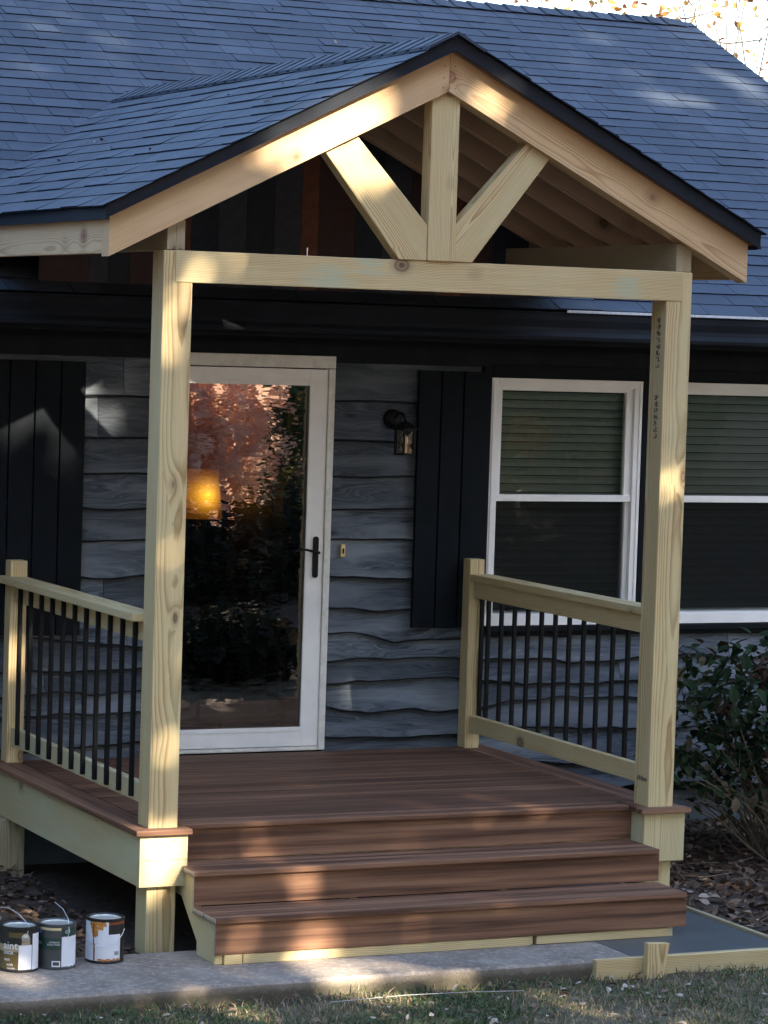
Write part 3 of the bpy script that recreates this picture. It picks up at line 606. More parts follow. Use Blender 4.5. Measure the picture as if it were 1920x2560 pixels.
for sg, hh in ((-1, 0.052), (1, 0.070)):
    f = lambda d, o_, y: (MX + sg * d, y, ZA - SLP * d + o_)
    mb.prism([f(0, -0.004, -0.098), f(1.665, -0.004, -0.098), f(1.665, hh, -0.098), f(0, hh, -0.098)], (0, 0.012, 0), (sg, 0, -SLP))
    mb.prism([f(0, -0.004, -0.107), f(1.665, -0.004, -0.107), f(1.665, 0.006, -0.107), f(0, 0.006, -0.107)], (0, 0.0085, 0), (sg, 0, -SLP))
    mb.box(*sorted((MX + sg * 1.660, MX + sg * 1.650)), -0.084, 2.5, ZA - SLP * 1.655 - 0.012, ZA - SLP * 1.655 + 0.044)
mb.build('drip_edge', DRIP, pr)
mb = MB()
for sg in (-1, 1):
    up = Vector((-sg, 0, SLP)).normalized(); Ls = 1.685 * math.sqrt(1 + SLP * SLP)
    O = Vector((MX + sg * 1.685, -0.118, ZA + (0.058 if sg < 0 else 0.075) - SLP * 1.685))
    sp = lambda s0: (0.0, valley_y(O.z + s0 * up.z) + 0.30 + 0.118)
    shingles(mb, O, (0, 1, 0), up, 5, Ls, e=0.1325, span=sp, seed=11 + sg)
for k in range(31):                                       # ridge caps
    y = 4.25 - k * 0.142; zt = ZA + 0.072
    for sg in (-1, 1):
        q = [(MX, y - 0.17, zt + 0.012), (MX, y, zt + 0.003), (MX + sg * 0.14, y, zt + 0.003 - 0.14 * SLP), (MX + sg * 0.14, y - 0.17, zt + 0.010 - 0.14 * SLP)]
        q = [(a, max(b, -0.122), c) for a, b, c in q]; lo = [(a, b, c - 0.014) for a, b, c in q]
        mb.add(q + lo, [(0, 1, 2, 3), (0, 3, 7, 4), (3, 2, 6, 7)], None, 0, random.random())
mb.build('shingles', [SHINGLE, SHEDGE], pr)
# plank infill between porch roof and house eave
mb = MB(); edges = [0.015]; mats_ = []
seq = [(0.36, 0), (0.10, 3), (0.115, 2), (0.20, 0), (0.125, 1), (0.152, 2), (0.152, 3), (0.152, 2), (0.152, 3), (0.095, 1), (0.21, 0), (0.16, 2), (0.16, 3), (0.16, 0), (0.14, 1), (0.18, 0), (0.22, 2)]
x = 0.015; yP = 1.80
seq[0] = (0.262, 0)
for wd, mi in seq:
    x1 = min(x + wd, 2.90)
    if x1 - x < 0.01: break
    top = lambda q: ZA - 0.01 - SLP * abs(q - MX)
    pts_ = [(x + 0.0008, yP, 3.0), (x1 - 0.0008, yP, 3.0), (x1 - 0.0008, yP, top(x1))]
    if x < MX < x1: pts_.append((MX, yP, top(MX)))
    pts_.append((x + 0.0008, yP, top(x)))
    mb.prism(pts_, (0, 0.02, 0), (0, 0, 1), mi); x = x1
mb.build('gable_infill', [PL_DARK, PL_RED, PL_NAVY, PL_SLATE], porch)
# deck
mb = MB(); y = 0.205; 
while y < D - 0.15:
    y1 = min(y + 0.137, D - 0.006); cut = random.uniform(0.9, 1.9)
    mb.box(0.074, 2.606, y, y1 - 0.004, H - 0.025, H, rnd=random.random()); y += 0.137
mb.box(-0.080, 0.070, 0.0, D - 0.01, H - 0.025, H); mb.box(2.610, 2.760, 0.0, D - 0.01, H - 0.025, H)      # picture-frame boards
mb.box(0.185, 2.500, 0.062, 0.201, H - 0.025, H)                                                              # front nosing board
mb.box(-0.080, 0.188, -0.068, -0.0005, H - 0.025, H); mb.box(2.497, 2.770, -0.068, -0.0005, H - 0.025, H)
mb.box(0.0705, 0.184, 0.0, 0.201, H - 0.025, H); mb.box(2.501, 2.6095, 0.0, 0.201, H - 0.025, H)
mb.build('deck', DECK, porch, bevel=0.004)
mb = MB(); mb.box(0.05, 2.65, 0.10, 2.15, H - 0.20, H - 0.03); mb.build('joists', RAFTER, porch)
# skirt boards
mb = MB()
mb.box(-0.052, -0.015, -0.001, D - 0.02, 0.322, H - 0.0255); mb.build('skirt_board', PINE_GREEN, porch, bevel=0.003)
mb = MB(); mb.box(-0.052, 0.176, -0.040, -0.0015, 0.443, H - 0.0255); mb.box(-0.052, 0.176, -0.040, -0.0015, 0.322, 0.4415); mb.box(0.138, 0.1755, -0.001, 0.08, 0.322, H - 0.0255)
for (a, b) in ((0.02, 0.53), (0.108, 0.525), (0.012, 0.415), (0.1, 0.41)): mb.box(a, a + 0.006, -0.0408, -0.039, b, b + 0.006, mi=1)
mb.build('skirt_board', [PINE_GREEN, INK], porch, bevel=0.003)
mb = MB(); mb.box(2.526, 2.752, -0.040, -0.0015, 0.320, H - 0.0255); mb.box(2.526, 2.562, -0.001, 0.12, 0.320, H - 0.0255); mb.build('skirt_board', PINE_GREEN, porch, bevel=0.003)
mb = MB(); mb.box(2.716, 2.752, -0.001, D - 0.02, 0.322, H - 0.0255); mb.build('skirt_board', PINE_GREEN, porch, bevel=0.003)
# stairs
st = empty('stairs', (1.33, -0.2, 0.04), porch)
SX0, SX1 = 0.150, 2.526
T1, T2 = 0.411, 0.251
def tread(y0, y1, z):
    mb = MB(); mid = (y0 + y1) / 2
    for a, b in ((y0, mid - 0.003), (mid + 0.003, y1)):
        mb.box(SX0, SX1, a, b, z - 0.025, z)
        mb.mi[-6] = 1; mb.mi[-5] = 1
    o_ = mb.build('tread', [DECK, DECK_END], st, bevel=0.004)
    mb = MB(); k = y0 + 0.012
    while k < y1 - 0.012: mb.box(SX0 - 0.0006, SX0 + 0.004, k, k + 0.006, z - 0.0255, z - 0.013); k += 0.015
    mb.box(SX0 - 0.0004, SX0 + 0.004, y0 + 0.004, y1 - 0.004, z - 0.0253, z - 0.0225); mb.build('tread_groove', INK, st)
tread(-0.196, 0.078, T1); tread(-0.465, -0.178, T2)
for (y, z0, z1) in ((0.080, T1 + 0.003, H - 0.027), (-0.176, T2 + 0.003, T1 - 0.027), (-0.445, 0.086, T2 - 0.027)):
    mb = MB(); mb.box(SX0 + 0.008, SX1 + (0.012 if y < 0 else -0.003), y, y + 0.018, z0, z1); mb.mi[-6] = 1; mb.mi[-5] = 1
    mb.build('riser', [DECK, DECK_END], st, bevel=0.002)
for x in (0.166, 0.93, 1.70, 2.44):
    poly = [(-0.426, 0.041), (-0.426, T2 - 0.026), (-0.157, T2 - 0.026), (-0.157, T1 - 0.026), (0.098, T1 - 0.026), (0.098, 0.27), (0.0, 0.27), (-0.205, 0.10), (-0.205, 0.041)]
    mb = MB(); mb.prism([(x, a, b) for a, b in poly], (0.038, 0, 0), (0, 0.7, 0.5)); mb.build('stringer', PINE_GREEN, st, bevel=0.002)
mb = MB(); mb.box(0.205, 0.29, -0.444, -0.406, 0.041, 0.084); mb.box(0.296, 1.716, -0.440, -0.402, 0.041, 0.083); mb.box(1.752, 2.435, -0.436, -0.40, 0.043, 0.083)
mb.build('kick_board', PINE, st, bevel=0.002)
# railings
def railing(xc, out, bal_y):
    e = empty('railing', (xc, 1.1, H), porch)
    mb = MB(); mb.box(xc - 0.0445, xc + 0.0445, 2.050, 2.139, H + 0.0005, 1.614); mb.build('newel_post', PINE, e, bevel=0.004)
    mb = MB(); c = xc + out * 0.020; mb.box(c - 0.062, c + 0.062, 0.1405, 2.0495, 1.496, 1.534)
    if out < 0: mb.box(c - 0.062, xc - 0.046, 2.0495, 2.16, 1.496, 1.534)
    mb.build('top_rail', PINE, e, bevel=0.004)
    mb = MB(); mb.box(xc - 0.019, xc + 0.019, 0.1405, 2.0495, 1.405, 1.4955); mb.build('sub_rail', PINE, e, bevel=0.003)
    mb = MB(); mb.box(xc - 0.019, xc + 0.019, 0.1405, 2.0495, 0.672, 0.762); mb.build('bottom_rail', PINE_GREEN if out < 0 else PINE, e, bevel=0.003)
    for y in bal_y:
        mb = MB(); x = xc + out * 0.030; mb.box(x - 0.0105, x + 0.0105, y - 0.0105, y + 0.0105, 0.690, 1.490); mb.build('baluster', BLACKMET, e, bevel=0.003)
railing(0.032, -1, [1.925 - 0.1683 * k for k in range(11)])
railing(2.632, 1, [1.955 - 0.1535 * k for k in range(11)] + [2.035])

# ------------------------------------------------------------------ small things on the house wall
lan = tag(empty('wall_lantern', (2.15, D - 0.03, 2.36)), 'small black carriage lantern with clear panes on grey siding beside the storm door', 'wall light')
mb = MB(); mb.lathe([(0, -0.030), (0.030, -0.028), (0.050, -0.014), (0.054, 0.0), (0.054, 0.012)], (2.152, D - 0.028, 2.365), 24, axis='y'); mb.build('backplate', BLACKMET, lan)
mb = MB(); mb.tube([(2.152, D - 0.05, 2.372), (2.156, D - 0.09, 2.40), (2.162, D - 0.13, 2.398), (2.165, D - 0.15, 2.372)], 0.008, 8); mb.build('arm', BLACKMET, lan)
lx, ly = 2.168, D - 0.152
mb = MB(); mb.lathe([(0.008, 0.072), (0.012, 0.058), (0.050, 0.040), (0.072, 0.022), (0.072, 0.012), (0.060, 0.010)], (lx, ly, 2.300), 6); mb.build('lamp_cap', BLACKMET, lan)
mb = MB()
for k in range(6):
    a = 2 * math.pi * k / 6; mb.beam((lx + 0.058 * math.cos(a), ly + 0.058 * math.sin(a), 2.186), (lx + 0.058 * math.cos(a), ly + 0.058 * math.sin(a), 2.311), 0.009, 0.009, up=(0, 1, 0))
mb.lathe([(0.0, 0.0), (0.064, 0.0), (0.064, 0.010), (0.0, 0.010)], (lx, ly, 2.178), 6); mb.build('cage', BLACKMET, lan)
mb = MB(); mb.lathe([(0.054, 0.0), (0.054, 0.118)], (lx, ly, 2.189), 6); mb.build('pane', LANTGLASS, lan)
mb = MB(); mb.lathe([(0.0, 0.0), (0.012, 0.0), (0.012, 0.045), (0.018, 0.06), (0.016, 0.085), (0.0, 0.10)], (lx, ly, 2.189), 10); mb.build('bulb', plain('frosted_bulb', (0.75, 0.72, 0.62), 0.4), lan)
bell = MB(); bell.box(1.861, 1.886, D - 0.046, D - 0.026, 1.621, 1.690)
bo = tag(empty('doorbell', (1.8735, D - 0.02, 1.655)), 'small brass doorbell on the grey siding just right of the storm door', 'doorbell')
bell.build('bell_plate', BRASS, bo, bevel=0.003)
mb = MB(); mb.box(1.869, 1.878, D - 0.051, D - 0.0465, 1.64, 1.668); mb.build('bell_button', BLACKMET, bo, bevel=0.001)
lamp = tag(empty('table_lamp', (1.466, D + 1.0, 0.57)), 'lit lamp with glowing yellow shade seen through the storm door glass', 'lamp')
mb = MB(); mb.lathe([(0.125, -0.135), (0.098, 0.135)], (0, 0, 0), 28)
sh = mb.build('lamp_shade', SHADE, lamp); sh.location = Vector((1.455, D + 1.0, 1.893)) - Vector(lamp.location)
mb = MB(); mb.lathe([(0.0, 0.0), (0.14, 0.0), (0.14, 0.03), (0.03, 0.06), (0.022, 0.5), (0.045, 0.9), (0.02, 1.16), (0.01, 1.32)], (1.455, D + 1.0, 0.572), 16); mb.build('lamp_stand', BLACKMET, lamp)

# ------------------------------------------------------------------ paint cans
def text_mesh(s, size, fontres=3):
    cu = bpy.data.curves.new('t', 'FONT'); cu.body = s; cu.size = size; cu.resolution_u = fontres
    ob = bpy.data.objects.new('t', cu); COL.objects.link(ob); dg = bpy.context.evaluated_depsgraph_get()
    me = bpy.data.meshes.new_from_object(ob.evaluated_get(dg)); vs = [v.co.copy() for v in me.vertices]; fs = [list(p.vertices) for p in me.polygons]
    bpy.data.objects.remove(ob); bpy.data.curves.remove(cu); bpy.data.meshes.remove(me); return vs, fs
def wrap(c, rad, ang, z, a0=None):            # point on a can's wall; ang 0 faces the viewer (-y)
    return (c[0] + rad * math.sin(ang), c[1] - rad * math.cos(ang), c[2] + z)
def patch(mb, c, rad, a0, a1, z0, z1, mi, rag=0.0, n=14):
    P = []
    for k in range(n + 1):
        a = a0 + (a1 - a0) * k / n; P += [wrap(c, rad, a, z0 + rag * random.uniform(-1, 1)), wrap(c, rad, a, z1 + rag * random.uniform(-1, 1))]
    mb.add(P, [(2 * k, 2 * k + 2, 2 * k + 3, 2 * k + 1) for k in range(n)], None, mi)
def put_text(mb, c, rad, s, size, ang, z, mi):
    vs, fs = text_mesh(s, size); mb.add([wrap(c, rad, ang + v.x / rad, z + v.y) for v in vs], fs, None, mi)
C_W = plain('label_white', (0.74, 0.75, 0.80), 0.55, 0.04); C_K = plain('label_black', (0.012, 0.012, 0.012), 0.45); C_OL = plain('label_olive', (0.10, 0.075, 0.022), 0.45); C_TAN = plain('label_tan', (0.34, 0.28, 0.17), 0.5)
C_G = plain('label_green', (0.012, 0.045, 0.030), 0.45); C_GR = plain('label_grey', (0.060, 0.062, 0.064), 0.45); C_CR = plain('label_cream', (0.62, 0.52, 0.30), 0.5); C_BL = plain('label_blue', (0.12, 0.30, 0.70), 0.5)
C_OR = plain('dried_stain', (0.48, 0.20, 0.04), 0.35, 0.35, 40); C_RED = plain('dark_drip', (0.20, 0.05, 0.018), 0.35, 0.3, 40); C_LID = plain('lid_metal', (0.60, 0.60, 0.56), 0.35, 0.15, 30, metal=0.5)
CM = [C_K, C_W, C_OL, C_TAN, C_G, C_GR, C_CR, C_BL, C_OR, C_RED]
VA = math.atan2(-0.42, 0.905)                 # the side of a can that faces the path's left end
def can(name, c, base, label, lid=C_LID):
    e = tag(empty(name, c), label, 'paint can', 'paint cans at the edge of the path')
    mb = MB(); r_ = 0.083
    mb.lathe([(0, 0.004), (r_ - 0.004, 0.004), (r_ - 0.003, 0.0), (r_ + 0.002, 0.002), (r_ + 0.002, 0.007), (r_, 0.010), (r_, 0.184), (r_ + 0.003, 0.186), (r_ + 0.003, 0.194), (r_ - 0.006, 0.195), (r_ - 0.010, 0.189), (r_ - 0.012, 0.186)], c, 40, base)
    mb.build('can_body', CM, e, smooth=False)
    mb = MB(); mb.lathe([(r_ - 0.0115, 0.1885), (r_ - 0.018, 0.190), (r_ - 0.020, 0.186), (0, 0.186)], c, 40); mb.build('lid', lid, e)
    return e, r_
def bail(e, c, pts, r_=0.0016):
    mb = MB(); mb.tube([(c[0] + a, c[1] + b, c[2] + z) for a, b, z in pts], r_, 6); mb.build('bail_handle', STEEL, e)
Z0 = 0.041
c1 = (-0.676, -0.262, Z0); e, r_ = can('paint_can', c1, 0, 'dark brown paint can with bold white lettering, left of the green labelled can')
mb = MB(); q = r_ + 0.0006
patch(mb, c1, q, VA - 1.3, VA + 0.55, 0.012, 0.085, 2); patch(mb, c1, q, VA - 1.3, VA + 0.2, 0.088, 0.118, 3); patch(mb, c1, q, VA - 0.45, VA + 0.62, 0.150, 0.172, 2); patch(mb, c1, q, VA + 0.25, VA + 0.72, 0.118, 0.150, 3)
q += 0.0006; patch(mb, c1, q, VA + 0.10, VA + 0.82, 0.012, 0.118, 1); patch(mb, c1, q, VA + 0.86, VA + 1.5, 0.010, 0.165, 1)
put_text(mb, c1, q, 'aint', 0.048, VA - 0.78, 0.100, 1); put_text(mb, c1, q, 'ERIOR', 0.018, VA - 0.75, 0.078, 1); put_text(mb, c1, q, 'tect', 0.018, VA - 0.7, 0.050, 1); put_text(mb, c1, q, 'with', 0.018, VA - 0.55, 0.028, 1); put_text(mb, c1, q, 'durable', 0.012, VA - 0.5, 0.014, 1)
mb.build('label', CM, e)
mb = MB(); mb.lathe([(0, -0.006), (0.016, -0.004), (0.018, 0.0)], (c1[0] + r_ * math.sin(VA + 0.45), c1[1] - r_ * math.cos(VA + 0.45) , c1[2] + 0.150), 12, axis='y'); mb.build('bail_ear', STEEL, e)
bail(e, c1, [(0.075 * math.sin(VA + .45), -0.090 * math.cos(VA + .45), 0.150), (0.020, -0.075, 0.200), (-0.012, -0.03, 0.242), (-0.05, 0.02, 0.266), (-0.075, 0.05, 0.262)])
c2 = (-0.503, -0.250, Z0); e, r_ = can('paint_can', c2, 5, 'green and grey labelled paint can with a raised wire handle, middle of three')
mb = MB(); q = r_ + 0.0006
patch(mb, c2, q, VA - 1.5, VA + 0.34, 0.085, 0.137, 4); patch(mb, c2, q, VA - 1.5, VA + 0.34, 0.170, 0.181, 6); patch(mb, c2, q, VA + 0.38, VA + 1.5, 0.012, 0.142, 1, 0.002); patch(mb, c2, q, VA + 0.38, VA + 1.5, 0.146, 0.178, 4)
q += 0.0006; patch(mb, c2, q, VA - 1.15, VA - 0.75, 0.154, 0.168, 7); patch(mb, c2, q, VA - 0.12, VA + 0.32, 0.012, 0.038, 1); patch(mb, c2, q + 0.0005, VA - 0.06, VA + 0.26, 0.018, 0.033, 5)
put_text(mb, c2, q, 'EXTERIOR', 0.010, VA - 0.28, 0.115, 1); put_text(mb, c2, q, 'SOLID STAIN', 0.010, VA - 0.40, 0.105, 1); put_text(mb, c2, q, 'oo', 0.030, VA - 1.15, 0.105, 1); put_text(mb, c2, q, 'Oil', 0.020, VA + 0.55, 0.157, 1)
mb.build('label', CM, e)
bail(e, c2, [(0.02, -0.085, 0.135), (0.026, -0.088, 0.165), (0.03, -0.06, 0.215), (0.022, -0.01, 0.250), (0.0, 0.04, 0.272)])
c3 = (-0.262, -0.196, Z0); e, r_ = can('paint_can', c3, 0, 'white labelled stain can with orange drips down its side, nearest the porch post')
mb = MB(); q = r_ + 0.0006
patch(mb, c3, q, VA - 1.5, VA + 0.28, 0.012, 0.182, 1, 0.001); patch(mb, c3, q, VA + 0.28, VA + 1.0, 0.014, 0.128, 1); patch(mb, c3, q, VA + 0.28, VA + 1.5, 0.170, 0.182, 9)
q += 0.0006; 
for (a0, a1, z0, z1) in ((-0.78, 0.16, 0.165, 0.183), (-0.72, -0.1, 0.150, 0.166), (-0.60, -0.28, 0.118, 0.152), (-0.66, -0.58, 0.13, 0.17), (-0.18, 0.0, 0.148, 0.166)): patch(mb, c3, q, VA + a0, VA + a1, z0, z1, 8, 0.004, 8)
patch(mb, c3, q, VA - 0.3, VA + 0.95, 0.013, 0.022, 8, 0.004); patch(mb, c3, q + 0.0006, VA - 0.56, VA - 0.50, 0.085, 0.176, 9); patch(mb, c3, q + 0.0006, VA - 0.53, VA - 0.44, 0.014, 0.088, 9)
for k in range(6): patch(mb, c3, q, VA + 0.62 + 0.05 * k, VA + 0.64 + 0.05 * k + 0.01 * (k % 2), 0.036, 0.054, 0, 0, 1)
mb.build('label', CM, e)
bail(e, c3, [(-0.088, -0.02, 0.095), (-0.075, -0.070, 0.078), (-0.03, -0.095, 0.078), (0.02, -0.098, 0.095), (0.05, -0.085, 0.13), (0.062, -0.075, 0.15)])

# ------------------------------------------------------------------ form boards and stake
fb = MB(); fb.box(1.842, 3.60, -0.845, -0.807, -0.075, 0.046); tag(fb.build('form_board', PINE, bevel=0.003), 'long pale timber form board along the front edge of the fresh concrete', 'form board')
sk = MB(); sk.prism([(2.072, -0.886, -0.16), (2.150, -0.886, -0.16), (2.196, -0.884, 0.112), (2.082, -0.884, 0.118)], (0, 0.036, 0), (0.05, 0, 1)); tag(sk.build('form_stake', PINE, bevel=0.003), 'short wooden stake driven in front of the form board', 'stake')
fe = MB(); fe.box(2.871, 2.897, -0.806, 0.95, -0.05, 0.056); tag(fe.build('edge_form', PINE_GREY, bevel=0.004), 'narrow grey edge strip along the right side of the fresh concrete', 'form board')

# ------------------------------------------------------------------ plants
def leaf(mb, p, d, up, L, Wd, rnd, fold=0.25):
    d = d.normalized(); sd = d.cross(up)
    if sd.length < 1e-3: sd = d.orthogonal()
    sd.normalize(); n = sd.cross(d); h = Wd / 2; f = fold * Wd * 0.5
    q = [p, p + d * L * 0.28 + sd * h * 0.85 + n * f, p + d * L * 0.62 + sd * h * 0.8 + n * (f - 0.03 * L), p + d * L - n * 0.12 * L,
         p + d * L * 0.62 - sd * h * 0.8 + n * (f - 0.03 * L), p + d * L * 0.28 - sd * h * 0.85 + n * f, p + d * L * 0.5]
    mb.add(q, [(0, 1, 6), (1, 2, 6), (2, 3, 6), (3, 4, 6), (4, 5, 6), (5, 0, 6)], None, 0, rnd)
def rv(r_): return Vector((r_.gauss(0, 1), r_.gauss(0, 1), r_.gauss(0, 1))).normalized()
rr = random.Random(21)
bush = tag(empty('hydrangea_bush', (4.15, 1.25, 0.05)), 'dark green hydrangea bush with dried flower heads and bare stems right of the porch', 'bush')
tips = []; mb = MB()
for k in range(150):
    b = Vector((4.25 + rr.uniform(-0.28, 0.28), 1.25 + rr.uniform(-0.3, 0.3), 0.02))
    az = rr.uniform(0, 2 * math.pi); sp_ = rr.uniform(0.1, 0.95); hh = rr.uniform(0.40, 1.12) * (1 - 0.38 * sp_)
    if rr.random() < 0.5: az = rr.uniform(2.5, 3.9)
    e_ = b + Vector((math.cos(az) * sp_ * 0.85, math.sin(az) * sp_ * 0.7, hh)); mid = b.lerp(e_, 0.5) + Vector((0, 0, 0.10 * sp_)) + rv(rr) * 0.03
    r0 = rr.uniform(0.003, 0.0065); mb.tube([b, b.lerp(mid, 0.5) + rv(rr) * 0.012, mid, mid.lerp(e_, 0.55) + rv(rr) * 0.012, e_], [r0, r0 * .9, r0 * .8, r0 * .65, r0 * .45], 5)
    tips.append((mid, e_))
    if rr.random() < 0.5:
        q = mid.lerp(e_, 0.4); mb.tube([q, q + Vector((rr.uniform(-.12, .12), rr.uniform(-.1, .1), rr.uniform(.05, .16)))], [r0 * .5, r0 * .3], 4)
mb.build('stems', TWIG, bush)
mb = MB()
for mid, e_ in tips:
    n = 16 if e_.z > 0.62 else 4
    for k in range(n):
        f = rr.uniform(0.2, 1.05); p = mid.lerp(e_, f) + rv(rr) * 0.04
        if p.z < 0.42 and rr.random() < 0.75: continue
        d = (rv(rr) + Vector((0, -0.3, 0.1))); L = rr.uniform(0.04, 0.10)
        leaf(mb, p, d, Vector((0, 0, 1)) + rv(rr) * 0.4, L, L * 0.62, rr.random() if p.z > 0.5 else 0.6 + 0.4 * rr.random())
for k in range(820):                                       # fuller upper crown
    a = rr.uniform(0, 6.28); q = math.sqrt(rr.random())
    p = Vector((3.98 + 0.66 * q * math.cos(a), 1.35 + 0.45 * q * math.sin(a), 0.55 + 0.72 * rr.random() ** 0.7 - 0.13 * q))
    L = rr.uniform(0.045, 0.115); leaf(mb, p, rv(rr) + Vector((0, -0.4, 0.15)), Vector((0, 0, 1)) + rv(rr) * 0.4, L, L * 0.65, rr.random() ** 1.4)
mb.build('leaves', LEAF_HYD, bush)
for c_ in ((3.93, 1.18, 1.10), (4.10, 1.10, 1.02), (4.16, 1.35, 1.15), (4.02, 1.02, 0.93), (3.80, 1.30, 0.88), (4.25, 1.0, 0.98)):
    mb = MB(); mb.tube([(c_[0], c_[1], c_[2] - 0.16), (c_[0], c_[1], c_[2] - 0.05), c_, (c_[0], c_[1], c_[2] + 0.035)], [0.003, 0.02, 0.045, 0.01], 7)
    for k in range(70):
        d = rv(rr); p = Vector(c_) + Vector((d.x * 0.075, d.y * 0.07, d.z * 0.045)); leaf(mb, p, d + rv(rr) * 0.5, Vector((0, 0, 1)), 0.028, 0.024, rr.random())
    mb.build('flower_head', HYD_DRY, bush)

# leaf litter over the bed and the bare soil
mb = MB()
for k in range(6800):
    if rr.random() < 0.68: x, y = rr.uniform(2.72, 5.2), rr.uniform(-0.75, 2.15)
    else: x, y = rr.uniform(-1.4, 0.0), rr.uniform(-0.15, 2.1)
    if x < 2.93 and x > 2 and y < 1.0: continue
    if x < 0 and rr.random() < 0.15: continue
    z = gz(x, y) + rr.uniform(0.002, 0.022); L = rr.uniform(0.02, 0.06) * (1.25 if x > 2 else 1)
    leaf(mb, Vector((x, y, z)), Vector((rr.gauss(0, 1), rr.gauss(0, 1), rr.uniform(-0.25, 0.55))), Vector((rr.gauss(0, .5), rr.gauss(0, .5), 1)), L, L * rr.uniform(0.4, 0.8), min(1, rr.random() ** 1.5), rr.uniform(-0.5, 0.6))
for k in range(160):                                       # twigs
    x, y = rr.uniform(2.95, 5.0), rr.uniform(-0.5, 2.0); a = rr.uniform(0, 6.28); L = rr.uniform(0.06, 0.3); z = gz(x, y) + rr.uniform(0.01, 0.06)
    mb.tube([(x, y, z), (x + L * .5 * math.cos(a), y + L * .5 * math.sin(a), z + rr.uniform(-.01, .04)), (x + L * math.cos(a + .2), y + L * math.sin(a + .2), z + rr.uniform(-.01, .05))], 0.0022, 4, 0, rr.uniform(.5, .95))
tag(mb.build('leaf_litter', LITTER), 'dry brown leaf litter and twigs on the dark soil beside the porch', 'leaf litter', kind='stuff')
mb = MB()
for k in range(900):
    x, y = rr.uniform(-1.6, 4.5), rr.uniform(-2.3, -0.86)
    z = gz(x, y) + rr.uniform(0.012, 0.035); L = rr.uniform(0.012, 0.05)
    leaf(mb, Vector((x, y, z)), Vector((rr.gauss(0, 1), rr.gauss(0, 1), rr.uniform(-0.2, 0.4))), Vector((rr.gauss(0, .4), rr.gauss(0, .4), 1)), L, L * rr.uniform(0.4, 0.8), rr.choice((0.3, 0.5, 0.8, 0.95, 1.0)), rr.uniform(-0.4, 0.6))
for k in range(26):                                        # scraps that blew onto the roof
    if k < 14: x = rr.uniform(-0.2, 1.1); y = rr.uniform(0.3, 2.6); z = ZA + 0.074 - SLP * (MX - x)
    else: x = rr.uniform(0, 5.5); y = rr.uniform(4.3, 6.0); z = zroof(y) + 0.012
    L = rr.uniform(0.015, 0.05); leaf(mb, Vector((x, y, z)), Vector((rr.gauss(0, 1), rr.gauss(0, 1), 0.3)), Vector((0, 0, 1)), L, L * 0.6, rr.choice((0.5, 0.9, 1.0)))
tag(mb.build('fallen_leaves', LITTER), 'small dry leaves scattered over the lawn and the roof shingles', 'leaves', kind='stuff')
mb = MB()
for (dx, dy) in ((0, 0), (0.03, 0.012), (-0.02, 0.02), (0.01, -0.02)): leaf(mb, Vector((4.22 + dx, 1.55 + dy, 0.16)), Vector((rr.uniform(-1, 1), -0.6, 0.5)), Vector((0, 0, 1)), 0.12, 0.08, 0.2, 0.5)
tag(mb.build('orange_leaf', LEAF_PINK), 'curled orange leaf lying low among the bare bush stems', 'leaf')

# lawn blades
mb = MB()
for k in range(52000):
    x, y = rr.uniform(-1.9, 4.6), rr.uniform(-2.4, -0.83)
    if y > -0.89 and rr.random() < 0.6: continue
    dens = noise.noise(Vector((x * 1.6, y * 1.6, 9.0))) + (0.25 if x < 1.2 else -0.12)
    if rr.random() > 0.80 + dens * 0.6: continue
    z = gz(x, y) - 0.004; h = rr.uniform(0.010, 0.036) * (1.5 if y > -0.93 else 1); a = rr.uniform(0, 6.28); wd = rr.uniform(0.0022, 0.0045); ln = rr.uniform(0.2, 1.2) * h; b = rr.uniform(0, 6.28)
    s_ = Vector((math.cos(a), math.sin(a), 0)) * wd; l_ = Vector((math.cos(b), math.sin(b), 0)) * ln; p = Vector((x, y, z))
    v = min(1, max(0, rr.gauss(0.46 - 0.45 * dens + 0.05, 0.27)))
    mb.add([p - s_, p + s_, p + s_ * .7 + l_ * .4 + Vector((0, 0, h * .6)), p - s_ * .7 + l_ * .4 + Vector((0, 0, h * .6)), p + l_ + Vector((0, 0, h))], [(0, 1, 2, 3), (3, 2, 4)], None, 0, v)
for k in range(5200):                                      # low broad-leaved weeds between the blades
    x, y = rr.uniform(-1.9, 4.6), rr.uniform(-2.4, -0.86)
    if noise.noise(Vector((x * 2.1, y * 2.1, 3.0))) < -0.12 + (0.15 if x > 1.5 else 0): continue
    L = rr.uniform(0.012, 0.03); leaf(mb, Vector((x, y, gz(x, y) + rr.uniform(0.006, 0.03))), Vector((rr.gauss(0, 1), rr.gauss(0, 1), rr.uniform(-0.1, 0.5))), Vector((rr.gauss(0, .4), rr.gauss(0, .4), 1)), L, L * rr.uniform(0.5, 0.9), rr.uniform(0.0, 0.5))
tag(mb.build('grass', GRASSM), 'short patchy green and straw coloured grass in front of the path', 'grass', kind='stuff')
mb = MB(); mb.tube([(0.44, -1.06, -0.005), (0.8, -1.05, 0.0), (1.1, -1.06, -0.003), (1.36, -1.07, -0.012)], 0.0016, 5); tag(mb.build('string_line', plain('white_string', (0.42, 0.42, 0.42), 0.7)), 'thin white string lying across the grass in front of the steps', 'string')

